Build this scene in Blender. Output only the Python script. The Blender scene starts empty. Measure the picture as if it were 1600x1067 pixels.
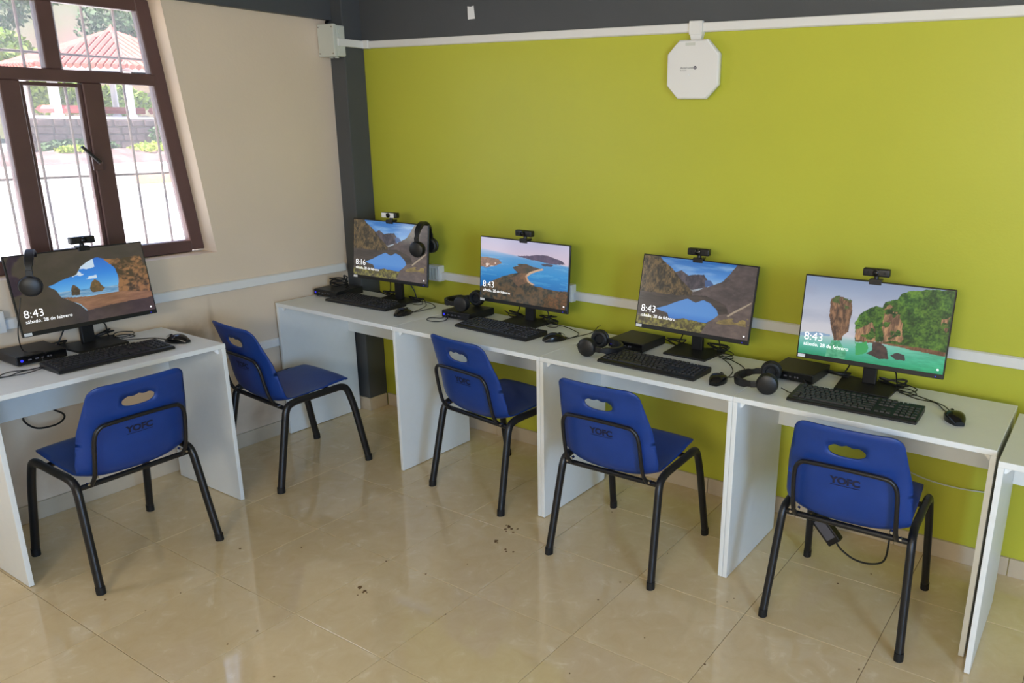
import bpy, bmesh, math, random
import numpy as np
from mathutils import Vector, Matrix
from mathutils.geometry import delaunay_2d_cdt
random.seed(7); rng = np.random.default_rng(7)
scene = bpy.context.scene
COL = scene.collection
PI = math.pi

# ------------------------------------------------------------------ camera
FPX, YAW, PITCH, ROLL = 1250.31, 0.56271, -0.29119, 0.01611
CAM = Vector((3.7956, -3.2292, 1.7021))
PPX, PPY = 956.48, 565.57
fwd = Vector((-math.sin(YAW)*math.cos(PITCH), math.cos(YAW)*math.cos(PITCH), math.sin(PITCH)))
r0 = fwd.cross(Vector((0, 0, 1))).normalized(); u0 = r0.cross(fwd)
rgt = r0*math.cos(ROLL) + u0*math.sin(ROLL); upv = -r0*math.sin(ROLL) + u0*math.cos(ROLL)
cd = bpy.data.cameras.new('camera'); cam = bpy.data.objects.new('camera', cd); COL.objects.link(cam)
M = Matrix((rgt, upv, -fwd)).transposed().to_4x4(); M.translation = CAM
cam.matrix_world = M
cd.sensor_fit = 'HORIZONTAL'; cd.sensor_width = 36; cd.lens = FPX/1600*36
cd.shift_x = -(PPX-800)/1600; cd.shift_y = (PPY-533.5)/1600
cd.clip_start = 0.05; cd.clip_end = 500
scene.camera = cam

# ------------------------------------------------------------------ world, sun, daylight and fill lamps at the openings
w = bpy.data.worlds.new('sky'); scene.world = w; w.use_nodes = True
wn = w.node_tree.nodes; sky = wn.new('ShaderNodeTexSky'); sky.sky_type = 'NISHITA'
sky.sun_disc = False; sky.sun_elevation = math.radians(62); sky.sun_rotation = math.radians(170)
w.node_tree.links.new(sky.outputs[0], wn['Background'].inputs[0]); wn['Background'].inputs[1].default_value = 0.7
sd = bpy.data.lights.new('sun', 'SUN'); sd.energy = 14.5; sd.angle = 0.01; sd.color = (1, .95, .87)
so = bpy.data.objects.new('sun', sd); COL.objects.link(so)
so.rotation_euler = Vector((.10, .62, -1)).to_track_quat('-Z', 'Y').to_euler()
def area(name, loc, direction, sx, sy, power, col):
    d = bpy.data.lights.new(name, 'AREA'); d.shape = 'RECTANGLE'; d.size = sx; d.size_y = sy; d.energy = power; d.color = col
    o = bpy.data.objects.new(name, d); COL.objects.link(o); o.location = loc
    o.rotation_euler = Vector(direction).to_track_quat('-Z', 'Z').to_euler(); return o
area('daylight_window_right', (6.66, -4.2, 1.6), (-1, 0, 0), 1.8, 1.25, 142, (.36, .61, 1.0))
area('daylight_fill_left', (-.06, -3.2, 1.40), (1, 0, 0), .8, .66, 6, (1.0, .92, .76))  # added fill lamp, unseen, standing in for more window light
area('daylight_fill_front', (3.9, -5.52, 2.0), (0, 1, 0), 1.4, .6, 66, (1.0, .87, .62))  # unseen warm fill lamp added high in the wall behind the camera
vs = scene.view_settings
vs.view_transform = 'Standard'; vs.look = 'None'; vs.gamma = 1; vs.use_curve_mapping = False; vs.exposure = 0.14

# ------------------------------------------------------------------ materials
def lin(c): return tuple((x/12.92 if x <= .04045 else ((x+.055)/1.055)**2.4) for x in c)
def rgb(r, g, b): return lin((r/255, g/255, b/255)) + (1,)
MATS = {}
def mat(name, col, rough=.5, metal=0, spec=.5, noise=0, nscale=8, bump=0, bscale=60, col2=None, emit=None, estr=0, coat=0, stretch=None):
    m = bpy.data.materials.new(name); m.use_nodes = True; nt = m.node_tree; b = nt.nodes['Principled BSDF']
    b.inputs['Base Color'].default_value = col; b.inputs['Roughness'].default_value = rough
    b.inputs['Metallic'].default_value = metal; b.inputs['Specular IOR Level'].default_value = spec
    b.inputs['Coat Weight'].default_value = coat
    g = nt.nodes.new('ShaderNodeNewGeometry')
    vec = g.outputs['Position']
    if stretch:
        mp = nt.nodes.new('ShaderNodeMapping'); mp.inputs['Scale'].default_value = stretch
        nt.links.new(vec, mp.inputs[0]); vec = mp.outputs[0]
    if noise or col2:
        n = nt.nodes.new('ShaderNodeTexNoise'); n.inputs['Scale'].default_value = nscale; n.inputs['Detail'].default_value = 5
        nt.links.new(vec, n.inputs['Vector'])
        cr = nt.nodes.new('ShaderNodeValToRGB'); cr.color_ramp.elements[0].position = .3; cr.color_ramp.elements[1].position = .7
        c2 = col2 or tuple(x*(1-noise) for x in col[:3]) + (1,)
        cr.color_ramp.elements[0].color = c2; cr.color_ramp.elements[1].color = col
        nt.links.new(n.outputs['Fac'], cr.inputs[0]); nt.links.new(cr.outputs[0], b.inputs['Base Color'])
    if bump:
        n2 = nt.nodes.new('ShaderNodeTexNoise'); n2.inputs['Scale'].default_value = bscale; n2.inputs['Detail'].default_value = 4
        nt.links.new(vec, n2.inputs['Vector'])
        bp = nt.nodes.new('ShaderNodeBump'); bp.inputs['Strength'].default_value = bump; bp.inputs['Distance'].default_value = .01
        nt.links.new(n2.outputs['Fac'], bp.inputs['Height']); nt.links.new(bp.outputs[0], b.inputs['Normal'])
    if emit:
        b.inputs['Emission Color'].default_value = emit; b.inputs['Emission Strength'].default_value = estr
    MATS[name] = m; return m
M_GREEN = mat('green paint', rgb(192, 193, 66), .40, spec=.35, noise=.07, nscale=1.3, bump=.05, bscale=90)
M_CREAM = mat('cream paint', rgb(228, 208, 184), .6, spec=.3, noise=.05, nscale=2.2, bump=.06, bscale=70)
def stain(m, spots, col):
    nt = m.node_tree; b = nt.nodes['Principled BSDF']; L = nt.links.new
    src = b.inputs['Base Color'].links[0].from_socket
    g = nt.nodes.new('ShaderNodeNewGeometry'); n = nt.nodes.new('ShaderNodeTexNoise'); n.inputs['Scale'].default_value = 14; n.inputs['Detail'].default_value = 5
    L(g.outputs['Position'], n.inputs['Vector'])
    for c, sc, amt in spots:
        mp = nt.nodes.new('ShaderNodeMapping'); mp.vector_type = 'TEXTURE'; mp.inputs['Location'].default_value = c; mp.inputs['Scale'].default_value = sc
        L(g.outputs['Position'], mp.inputs[0]); gr = nt.nodes.new('ShaderNodeTexGradient'); gr.gradient_type = 'SPHERICAL'; L(mp.outputs[0], gr.inputs[0])
        mu = nt.nodes.new('ShaderNodeMath'); mu.operation = 'MULTIPLY'; L(gr.outputs['Fac'], mu.inputs[0]); L(n.outputs['Fac'], mu.inputs[1])
        m2 = nt.nodes.new('ShaderNodeMath'); m2.operation = 'MULTIPLY'; m2.inputs[1].default_value = amt; m2.use_clamp = True; L(mu.outputs[0], m2.inputs[0])
        mx = nt.nodes.new('ShaderNodeMix'); mx.data_type = 'RGBA'; L(m2.outputs[0], mx.inputs['Factor']); L(src, mx.inputs['A']); mx.inputs['B'].default_value = col
        src = mx.outputs['Result']
    L(src, b.inputs['Base Color'])
stain(M_CREAM, [((0, -1.09, .67), (.3, .16, .13), 1.1), ((0, -1.0, .70), (.3, .02, .16), .7), ((0, -.8, .16), (.3, .35, .12), .7), ((0, -1.75, .2), (.3, .5, .12), .6)], rgb(138, 108, 74))
M_DARK = mat('dark grey paint', rgb(82, 84, 86), .5, spec=.35, noise=.12, nscale=2.5, bump=.05, bscale=70)
M_CEIL = mat('plaster ceiling', rgb(186, 178, 166), .8, noise=.03)
M_GROUT = mat('grout', rgb(140, 118, 88), .9, noise=.2, nscale=30)
M_SKIRT = mat('skirting tile', rgb(206, 190, 166), .3, noise=.1, nscale=12)
M_WHITE = mat('white melamine', rgb(232, 234, 232), .38, spec=.4, noise=.02, nscale=30)
M_EDGE = mat('white edge band', rgb(240, 241, 240), .35, spec=.4)
M_PLASTIC_W = mat('white plastic', rgb(232, 230, 226), .4)
M_GREYBOX = mat('grey white plastic', rgb(208, 210, 200), .45)
M_BLUE = mat('blue polypropylene', rgb(22, 60, 136), .42, spec=.45, noise=.14, nscale=14, bump=.04, bscale=420)
M_STEEL = mat('black painted steel', rgb(24, 24, 27), .36, spec=.5, noise=.25, nscale=40)
M_RUBBER = mat('black rubber', rgb(14, 14, 15), .7)
M_BLK = mat('black plastic', rgb(22, 22, 24), .42, noise=.1, nscale=60)
M_GLOSS = mat('glossy black plastic', rgb(14, 14, 16), .18)
M_KEY = mat('key plastic', rgb(30, 30, 33), .45)
M_CUSH = mat('black leatherette', rgb(20, 20, 22), .55, bump=.2, bscale=200)
M_CABLE = mat('black cable', rgb(16, 16, 17), .5)
M_CABLE_W = mat('pale cable', rgb(200, 205, 200), .5)
M_CABLE_B = mat('blue network cable', rgb(70, 120, 190), .5)
M_INK = mat('dark ink', rgb(14, 20, 52), .6)
M_INKGREY = mat('grey ink', rgb(90, 88, 95), .6)
M_LED = mat('blue led', rgb(30, 40, 200), .3, emit=rgb(50, 50, 220), estr=.8)
M_STICK = mat('white sticker', rgb(236, 236, 236), .5)
M_CHROME = mat('bright steel', rgb(190, 190, 190), .25, metal=1)
M_BROWN = mat('dark brown window steel', rgb(92, 66, 62), .45, noise=.15, nscale=12)
M_BAR = mat('rusty grille bar', rgb(110, 92, 84), .7, noise=.2, nscale=30)
M_TXT = mat('screen text', rgb(250, 250, 250), .5, emit=(1, 1, 1, 1), estr=.9)
M_SCREEN = None
def screen_mat():
    m = bpy.data.materials.new('lit screen'); m.use_nodes = True; nt = m.node_tree; b = nt.nodes['Principled BSDF']
    a = nt.nodes.new('ShaderNodeVertexColor'); a.layer_name = 'picture'
    b.inputs['Base Color'].default_value = (.012, .012, .014, 1); b.inputs['Roughness'].default_value = .13
    b.inputs['Specular IOR Level'].default_value = .85
    nt.links.new(a.outputs['Color'], b.inputs['Emission Color']); b.inputs['Emission Strength'].default_value = .82
    return m
M_SCREEN = screen_mat()
def tile_mat():
    m = bpy.data.materials.new('beige ceramic tile'); m.use_nodes = True; nt = m.node_tree; b = nt.nodes['Principled BSDF']
    L = nt.links.new
    g = nt.nodes.new('ShaderNodeNewGeometry'); oi = nt.nodes.new('ShaderNodeObjectInfo')
    off = nt.nodes.new('ShaderNodeVectorMath'); off.operation = 'SCALE'; off.inputs['Scale'].default_value = 9
    cmb = nt.nodes.new('ShaderNodeCombineXYZ'); L(oi.outputs['Random'], cmb.inputs[0]); L(oi.outputs['Random'], cmb.inputs[1]); L(cmb.outputs[0], off.inputs[0])
    add = nt.nodes.new('ShaderNodeVectorMath'); L(g.outputs['Position'], add.inputs[0]); L(off.outputs[0], add.inputs[1])
    n = nt.nodes.new('ShaderNodeTexNoise'); n.inputs['Scale'].default_value = 13; n.inputs['Detail'].default_value = 9; n.inputs['Roughness'].default_value = .62; n.inputs['Distortion'].default_value = .7
    L(add.outputs[0], n.inputs['Vector'])
    cr = nt.nodes.new('ShaderNodeValToRGB'); e = cr.color_ramp.elements
    e[0].position = .3; e[0].color = rgb(218, 194, 150); e[1].position = .60; e[1].color = rgb(225, 204, 164)
    x = e.new(.72); x.color = rgb(236, 219, 186)
    L(n.outputs['Fac'], cr.inputs[0])
    hs = nt.nodes.new('ShaderNodeHueSaturation'); mr = nt.nodes.new('ShaderNodeMapRange')
    mr.inputs['To Min'].default_value = .95; mr.inputs['To Max'].default_value = 1.04
    L(oi.outputs['Random'], mr.inputs['Value']); L(mr.outputs[0], hs.inputs['Value']); L(cr.outputs[0], hs.inputs['Color'])
    L(hs.outputs[0], b.inputs['Base Color'])
    n2 = nt.nodes.new('ShaderNodeTexNoise'); n2.inputs['Scale'].default_value = 3.5; n2.inputs['Detail'].default_value = 6; L(g.outputs['Position'], n2.inputs['Vector'])
    m2 = nt.nodes.new('ShaderNodeMapRange'); m2.inputs['To Min'].default_value = .02; m2.inputs['To Max'].default_value = .12
    L(n2.outputs['Fac'], m2.inputs['Value']); L(m2.outputs[0], b.inputs['Roughness'])
    b.inputs['Specular IOR Level'].default_value = .75
    return m
M_TILE = tile_mat()
def glass_mat():
    m = bpy.data.materials.new('glare veiled window glass'); m.use_nodes = True; nt = m.node_tree; L = nt.links.new
    nt.nodes.remove(nt.nodes['Principled BSDF']); out = nt.nodes['Material Output']
    t = nt.nodes.new('ShaderNodeBsdfTransparent'); t.inputs[0].default_value = (.95, .95, .96, 1)
    d = nt.nodes.new('ShaderNodeBsdfTranslucent'); d.inputs[0].default_value = (.9, .88, .9, 1)
    gl = nt.nodes.new('ShaderNodeBsdfGlossy'); gl.inputs['Roughness'].default_value = .02
    mx = nt.nodes.new('ShaderNodeMixShader'); mx.inputs[0].default_value = .06; L(t.outputs[0], mx.inputs[1]); L(d.outputs[0], mx.inputs[2])  # translucent share paints the whitish veil of glare over the view
    m2 = nt.nodes.new('ShaderNodeMixShader'); m2.inputs[0].default_value = .05; L(mx.outputs[0], m2.inputs[1]); L(gl.outputs[0], m2.inputs[2])
    L(m2.outputs[0], out.inputs[0]); return m
M_GLASS = glass_mat()

# ------------------------------------------------------------------ geometry helpers
class MB:
    def __init__(s): s.v = []; s.f = []
    def add(s, vs_, fs):
        o = len(s.v); s.v += [tuple(x) for x in vs_]; s.f += [tuple(i+o for i in f) for f in fs]; return s
    def box(s, x0, x1, y0, y1, z0, z1):
        return s.add([(x0, y0, z0), (x1, y0, z0), (x1, y1, z0), (x0, y1, z0), (x0, y0, z1), (x1, y0, z1), (x1, y1, z1), (x0, y1, z1)],
                     [(0, 3, 2, 1), (4, 5, 6, 7), (0, 1, 5, 4), (1, 2, 6, 5), (2, 3, 7, 6), (3, 0, 4, 7)])
    def prism(s, poly, axis, a, b):
        """poly: 2D points on the plane perpendicular to axis, extruded from a to b"""
        def P(p, t): return {'x': (t, p[0], p[1]), 'y': (p[0], t, p[1]), 'z': (p[0], p[1], t)}[axis]
        n = len(poly); V = [P(p, a) for p in poly] + [P(p, b) for p in poly]
        F = [tuple(range(n)), tuple(range(2*n-1, n-1, -1))] + [(i, (i+1) % n, (i+1) % n+n, i+n)[::-1] for i in range(n)]
        return s.add(V, F)
    def tube(s, pts, r, n=10, cap=True, ry=None, ref=None):
        pts = [Vector(p) for p in pts]; m = len(pts); rings = []
        rr = r if isinstance(r, (list, tuple)) else [r]*m
        nrm = None
        for i, p in enumerate(pts):
            t = (pts[min(i+1, m-1)] - pts[max(i-1, 0)]).normalized()
            if nrm is None:
                a = Vector(ref) if ref else (Vector((0, 0, 1)) if abs(t.z) < .9 else Vector((1, 0, 0)))
                nrm = (a - t*a.dot(t)).normalized()
            else: nrm = (nrm - t*nrm.dot(t)).normalized()
            bi = t.cross(nrm); k = (ry/r if ry and not isinstance(r, (list, tuple)) else 1)
            rings.append([p + nrm*rr[i]*math.cos(2*PI*j/n) + bi*rr[i]*k*math.sin(2*PI*j/n) for j in range(n)])
        return s.loft(rings, cap)
    def loft(s, rings, cap=True, closed=True):
        n = len(rings[0]); V = [v for rg in rings for v in rg]; F = []
        for i in range(len(rings)-1):
            for j in range(n if closed else n-1):
                F.append((i*n+j, i*n+(j+1) % n, (i+1)*n+(j+1) % n, (i+1)*n+j))
        if cap: F += [tuple(range(n-1, -1, -1)), tuple(range((len(rings)-1)*n, len(rings)*n))]
        return s.add(V, F)
    def lathe(s, prof, axis='z', n=20, c=(0, 0, 0)):
        rings = []
        for r, h in prof:
            rg = []
            for j in range(n):
                a = 2*PI*j/n; p, q = r*math.cos(a), r*math.sin(a)
                v = {'z': (p, q, h), 'y': (q, h, p), 'x': (h, p, q)}[axis]
                rg.append((v[0]+c[0], v[1]+c[1], v[2]+c[2]))
            rings.append(rg)
        return s.loft(rings)
    def ball(s, c, r, n=12, m=8):
        rx, ry, rz = r if isinstance(r, tuple) else (r, r, r)
        return s.loft([[(c[0]+rx*math.sin(PI*(i+.02)/(m+.04))*math.cos(2*PI*j/n), c[1]+ry*math.sin(PI*(i+.02)/(m+.04))*math.sin(2*PI*j/n),
                         c[2]-rz*math.cos(PI*(i+.02)/(m+.04))) for j in range(n)] for i in range(m+1)])
def mesh_of(name, mb, m, smooth=False, bevel=0, seg=2):
    me = bpy.data.meshes.new(name); me.from_pydata([tuple(v) for v in mb.v], [], mb.f); me.materials.append(m)
    bm = bmesh.new(); bm.from_mesh(me); bmesh.ops.recalc_face_normals(bm, faces=bm.faces)
    if bevel:
        es = [e for e in bm.edges if len(e.link_faces) == 2 and e.calc_face_angle(0) > .6]
        bmesh.ops.bevel(bm, geom=es, offset=bevel, segments=seg, affect='EDGES', profile=.6)
    bm.to_mesh(me); bm.free()
    if smooth:
        me.polygons.foreach_set('use_smooth', [True]*len(me.polygons))
        try: me.set_sharp_from_angle(angle=math.radians(38))
        except Exception: pass
    me.update(); return me
def link(name, me, parent=None, loc=None):
    o = bpy.data.objects.new(name, me); COL.objects.link(o)
    if parent: o.parent = parent
    if loc: o.location = loc
    return o
def obj(name, mb, m, parent=None, smooth=False, bevel=0, seg=2, label=None):
    o = link(name, mesh_of(name, mb, m, smooth, bevel, seg), parent)
    if label: o['label'] = label
    return o
def tag(o, label, cat, group=None):
    o['label'] = label; o['category'] = cat
    if group: o['group'] = group
    return o
def thing(name, label, cat, loc=(0, 0, 0), rz=0, group=None):
    o = bpy.data.objects.new(name, None); COL.objects.link(o); o.location = loc; o.rotation_euler = (0, 0, rz); o.empty_display_size = .1
    return tag(o, label, cat, group)
def struct(o, label=None):
    o['kind'] = 'structure'
    if label: o['label'] = label
    return o
def dup(root, name=None):
    r = root.copy(); COL.objects.link(r)
    for ch in list(root.children):
        c = ch.copy(); COL.objects.link(c); c.parent = r
        for g in list(ch.children):
            d = g.copy(); COL.objects.link(d); d.parent = c
    return r
def spline(P, n=8):
    P = [Vector(p) for p in P]; out = []
    for i in range(len(P)-1):
        a, b, c, d = P[max(i-1, 0)], P[i], P[i+1], P[min(i+2, len(P)-1)]
        for k in range(n):
            t = k/n
            out.append(.5*((2*b) + (c-a)*t + (2*a-5*b+4*c-d)*t*t + (3*b-a-3*c+d)*t**3))
    out.append(P[-1]); return out
def text_geo(body, size, bold=0):
    """outline text as flat triangles (verts 2D, faces), left-bottom aligned"""
    cu = bpy.data.curves.new('t', 'FONT'); cu.body = body; cu.size = size; cu.offset = bold; cu.resolution_u = 4
    o = bpy.data.objects.new('t', cu); COL.objects.link(o)
    dg = bpy.context.evaluated_depsgraph_get(); me = bpy.data.meshes.new_from_object(o.evaluated_get(dg))
    V = [tuple(v.co) for v in me.vertices]; F = [tuple(p.vertices) for p in me.polygons]
    bpy.data.objects.remove(o); bpy.data.curves.remove(cu); bpy.data.meshes.remove(me)
    return V, F

# ------------------------------------------------------------------ the room
RX, RY, RZ = 6.7, -5.5, 2.85
fl = struct(obj('floor', MB().box(-.2, RX+.2, RY-.2, .2, -.14, -.0035), M_GROUT))
xs = [0.0] + [1.075 + .4485*k for k in range(-2, 13) if 0.05 < 1.075+.4485*k < RX-.03] + [RX]
ys = [RY] + [v for v in (-.385 - .4485*k for k in range(11, -1, -1)) if RY+.05 < v < -.03] + [0.0]
cache = {}
for i in range(len(xs)-1):
    for j in range(len(ys)-1):
        sx, sy = round(xs[i+1]-xs[i]-.0022, 4), round(ys[j+1]-ys[j]-.0022, 4)
        if (sx, sy) not in cache:
            cache[(sx, sy)] = mesh_of('floor_tile', MB().box(-sx/2, sx/2, -sy/2, sy/2, -.009, 0), M_TILE, bevel=.0008, seg=1)
        link('floor_tile', cache[(sx, sy)], fl, ((xs[i]+xs[i+1])/2, (ys[j]+ys[j+1])/2, random.uniform(-.0004, .0)))
struct(obj('ceiling', MB().box(-.2, RX+.2, RY-.2, .2, RZ, RZ+.15), M_CEIL))
struct(obj('wall_back', MB().box(-.2, RX+.2, 0, .2, 0, RZ), M_GREEN))
# left wall with the window opening (its near jamb leans, as it does in the photograph)
W0, W1 = -2.45, -.924
wl = MB().prism([(-.924, 1.05), (.0, 1.05), (0, 2.2), (-1.042, 2.2)], 'x', -.2, 0)
wl.box(-.2, 0, RY, 0, 0, 1.05).box(-.2, 0, RY, 0, 2.2, RZ).box(-.2, 0, -2.8, W0, 1.05, 2.2).box(-.2, 0, RY, -3.65, 1.05, 2.2).box(-.2, 0, -3.65, -2.8, 1.77, 2.2)
struct(obj('wall_left', wl, M_CREAM))
wr = MB().box(RX, RX+.2, RY, 0, 0, .95).box(RX, RX+.2, RY, 0, 2.25, RZ).box(RX, RX+.2, RY, -5.15, .95, 2.25).box(RX, RX+.2, -3.25, 0, .95, 2.25)
struct(obj('wall_right', wr, M_CREAM))
wf = MB().box(0, RX, RY-.2, RY, 2.34, RZ).box(0, 3.15, RY-.2, RY, 0, 2.34).box(4.65, RX, RY-.2, RY, 0, 2.34).box(3.15, 4.65, RY-.2, RY, 0, 1.66)  # the high opening is made up to hold the front fill lamp
struct(obj('wall_front', wf, M_CREAM))
struct(obj('trim_1', MB().box(0, .115, -.137, 0, 0, RZ), M_DARK, bevel=.006), 'dark grey painted column in the room corner')
struct(obj('trim_2', MB().box(.115, RX, -.012, 0, 2.1, RZ), M_DARK, bevel=.004), 'dark grey painted beam above the green wall')
struct(obj('trim_3', MB().box(0, .035, RY, -.137, 2.2, RZ), M_DARK, bevel=.004), 'dark grey painted beam above the cream wall')
# skirting tiles
def skirt(name, runs):
    root = bpy.data.objects.new(name, None); COL.objects.link(root); struct(root)
    for a, b, fix, ax in runs:
        n = max(1, round(abs(b-a)/.449)); st = (b-a)/n
        for k in range(n):
            p, q = sorted((a+st*k+.0012, a+st*(k+1)-.0012))
            mb = MB().box(p, q, fix-.012, fix, 0, .078) if ax == 'x' else MB().box(fix, fix+.012, p, q, 0, .078)
            obj('skirting_tile', mb, M_SKIRT, root, bevel=.0015, seg=1)
    return root
skirt('baseboard_back', [(.128, RX, 0, 'x'), (0.0, .127, -.137, 'x'), (-.137, -.013, .115, 'y')])
skirt('baseboard_left', [(-.15, RY, 0, 'y')])

# window in the left wall
win = bpy.data.objects.new('window_1', None); COL.objects.link(win); struct(win, 'dark brown steel window with a grille in the cream wall')
FX0, FX1 = -.15, -.10
def wpart(name, poly, m=M_BROWN, a=FX0, b=FX1, bev=.004): return obj(name, MB().prism(poly, 'x', a, b), m, win, bevel=bev, seg=1)
def R(y0, y1, z0, z1): return [(y0, z0), (y1, z0), (y1, z1), (y0, z1)]
wpart('window_frame', [(-.99, 1.06), (-.9245, 1.06), (-1.041, 2.198), (-1.105, 2.198)])
wpart('window_frame', R(W0+.002, W0+.06, 1.055, 2.198))
wpart('window_frame', R(W0+.06, -.99, 1.052, 1.11))
wpart('window_frame', R(W0+.06, -1.10, 2.145, 2.198))
wpart('transom', R(W0+.06, -1.055, 1.83, 1.88), a=FX0-.002, b=FX1+.002)
for y0, y1 in ((-1.378, -1.298), (-1.69, -1.615), (-2.03, -1.955)): wpart('mullion', R(y0, y1, 1.11, 1.83))
for y0, y1 in ((-1.508, -1.445), (-1.93, -1.87)): wpart('mullion', R(y0, y1, 1.88, 2.145))
# opening casement: slim sash inside the middle lower light
for poly in (R(-1.615, -1.600, 1.115, 1.825), R(-1.393, -1.378, 1.115, 1.825), R(-1.6, -1.393, 1.115, 1.13), R(-1.6, -1.393, 1.81, 1.825)):
    wpart('sash', poly, a=-.14, b=-.112, bev=.002)
for y0, y1, z0, z1 in ((-1.615, -1.378, 1.112, 1.828), (-1.955, -1.69, 1.112, 1.828), (-2.39, -2.03, 1.112, 1.828), (-1.87, -1.508, 1.882, 2.143), (-2.39, -1.93, 1.882, 2.143)):
    wpart('pane', R(y0, y1, z0, z1), M_GLASS, -.128, -.124, 0)
wpart('pane', [(-1.298, 1.112), (-.995, 1.112), (-1.068, 1.828), (-1.298, 1.828)], M_GLASS, -.128, -.124, 0)
wpart('pane', [(-1.445, 1.882), (-1.073, 1.882), (-1.1, 2.143), (-1.445, 2.143)], M_GLASS, -.128, -.124, 0)
for y in (-1.01, -1.135, -1.27, -1.388, -1.53, -1.675, -1.81, -1.95, -2.09, -2.23, -2.37):
    obj('grille_bar', MB().tube([(-.235, y, 1.03), (-.235, y, 2.22)], .0055, 6), M_BAR, win, smooth=True)
for z in (1.428, 1.95): obj('grille_bar', MB().tube([(-.243, -2.5, z), (-.243, -.9, z)], .006, 6), M_BAR, win, smooth=True)
hd = obj('window_handle', MB().tube([(-.07, -1.372, 1.497), (-.062, -1.44, 1.566)], [.009, .007], 8), M_BLK, win, smooth=True, label='black casement handle')
obj('handle_plate', MB().box(-.1, -.088, -1.392, -1.35, 1.462, 1.52).tube([(-.095, -1.37, 1.495), (-.064, -1.37, 1.495)], .008, 8), M_BROWN, hd, bevel=.002, seg=1)
for k, (y0, y1) in enumerate(((-3.65, -2.8),)):
    w2 = bpy.data.objects.new('window_added_2', None); COL.objects.link(w2); struct(w2)  # unseen window added around the left fill lamp
    for poly in (R(y0, y1, 1.05, 1.1), R(y0, y1, 1.72, 1.77), R(y0, y0+.03, 1.1, 1.72), R(y1-.03, y1, 1.1, 1.72)):
        obj('window_frame', MB().prism(poly, 'x', -.15, -.1), M_BROWN, w2)
w3 = bpy.data.objects.new('window_3', None); COL.objects.link(w3); struct(w3)
for poly in (R(-5.15, -3.25, .95, 1.0), R(-5.15, -3.25, 2.2, 2.25), R(-5.15, -5.1, 1.0, 2.2), R(-3.3, -3.25, 1.0, 2.2)):
    obj('window_frame', MB().prism(poly, 'x', RX+.05, RX+.1), M_BROWN, w3)

# ------------------------------------------------------------------ cable ducts, boxes, access point
def duct(name, label, a, b, ax, z0, z1, depth=.022, fix=0):
    t = thing(name, label, 'cable duct', (0, 0, 0))
    h = (z1-z0)
    if ax == 'x':
        obj('base', MB().box(a, b, fix-depth*.6, fix, z0, z1), M_PLASTIC_W, t, bevel=.002, seg=1)
        obj('cover', MB().box(a, b, fix-depth, fix-depth*.6, z0+.002, z1-.002), M_PLASTIC_W, t, bevel=.002, seg=1)
    else:
        obj('base', MB().box(fix, fix+depth*.6, a, b, z0, z1), M_PLASTIC_W, t, bevel=.002, seg=1)
        obj('cover', MB().box(fix+depth*.6, fix+depth, a, b, z0+.002, z1-.002), M_PLASTIC_W, t, bevel=.002, seg=1)
    return t
d1 = duct('cable_duct', 'long white cable duct along the top of the green wall', .14, RX, 'x', 2.066, 2.104)
obj('elbow', MB().box(.115, .14, -.19, -.0, 2.066, 2.104).box(.13, .175, -.028, -.001, 2.064, 2.106), M_PLASTIC_W, d1, bevel=.003)
duct('cable_duct', 'white cable duct running behind the monitors on the green wall', .116, RX, 'x', .845, .89)
duct('cable_duct', 'upper white cable duct on the cream wall below the window', RY, -.16, 'y', .85, .896)
duct('cable_duct', 'lower white cable duct on the cream wall behind the window desk', RY, -.04-.13, 'y', .504, .55)
jb = thing('junction_box', 'pale grey square junction box high on the dark corner column', 'junction box', (.07, -.137, 2.015))
obj('box_body', MB().box(-.06, .062, -.058, 0, 0, .155), M_GREYBOX, jb, bevel=.008)
obj('lid', MB().box(-.064, .064, -.078, -.056, -.004, .159), M_GREYBOX, jb, bevel=.005)
for x in (-.052, .052):
    for z in (.012, .143): obj('screw', MB().lathe([(.004, -.0795), (.004, -.077)], 'y', 8, (x, 0, z)), M_CHROME, jb)
for z in (.03, .125): obj('knockout', MB().lathe([(.014, .060), (.014, .0645)], 'x', 12, (0, -.03, z)), M_GREYBOX, jb, smooth=True)
for x in (-.025, .02): obj('knockout', MB().lathe([(.012, -.007), (.012, .002)], 'z', 12, (x, -.03, 0)), M_GREYBOX, jb, smooth=True)
tag(obj('cable_stub', MB().tube(spline([(.015, -.145, 2.2), (.03, -.17, 2.185), (.05, -.17, 2.168)]), .007, 8), M_CABLE, smooth=True), 'short black cable entering the top of the junction box', 'cable')
tag(obj('paper_scrap', MB().prism([(.893, 2.176), (.938, 2.178), (.932, 2.238), (.915, 2.234), (.892, 2.237)], 'y', -.0135, -.0121), M_STICK), 'torn scrap of white paper stuck on the dark beam', 'paper scrap')

ap = thing('access_point', 'white octagonal wireless access point below the top duct on the green wall', 'access point', (2.16, -.0, 1.8))
def octa(hw, h0, h1, c): return [(-hw+c, h0), (hw-c, h0), (hw, h0+c), (hw, h1-c), (hw-c, h1), (-hw+c, h1), (-hw, h1-c), (-hw, h0+c)]
rings = []
for y, hw, e, c in ((-.001, .112, .01, .05), (-.03, .122, .0, .055), (-.040, .1215, .0005, .055), (-.046, .116, .006, .050)):
    rings.append([(p[0], y, p[1]) for p in octa(hw, e, .236-e, c)])
obj('housing', MB().loft(rings), M_PLASTIC_W, ap, bevel=.002, seg=2)
obj('vent_groove', MB().prism([(.06, .2345), (.067, .2345), (.119, .175), (.1185, .168)], 'y', -.0475, -.0455), M_EDGE, ap)
def flat_text(name, body, size, at, parent, m, bold=0, y=-.0475):
    V, F = text_geo(body, size, bold); mb = MB(); mb.add([(at[0]+v[0], y, at[1]+v[1]) for v in V], F)
    return link(name, mesh_of(name, mb, m), parent)
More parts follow.
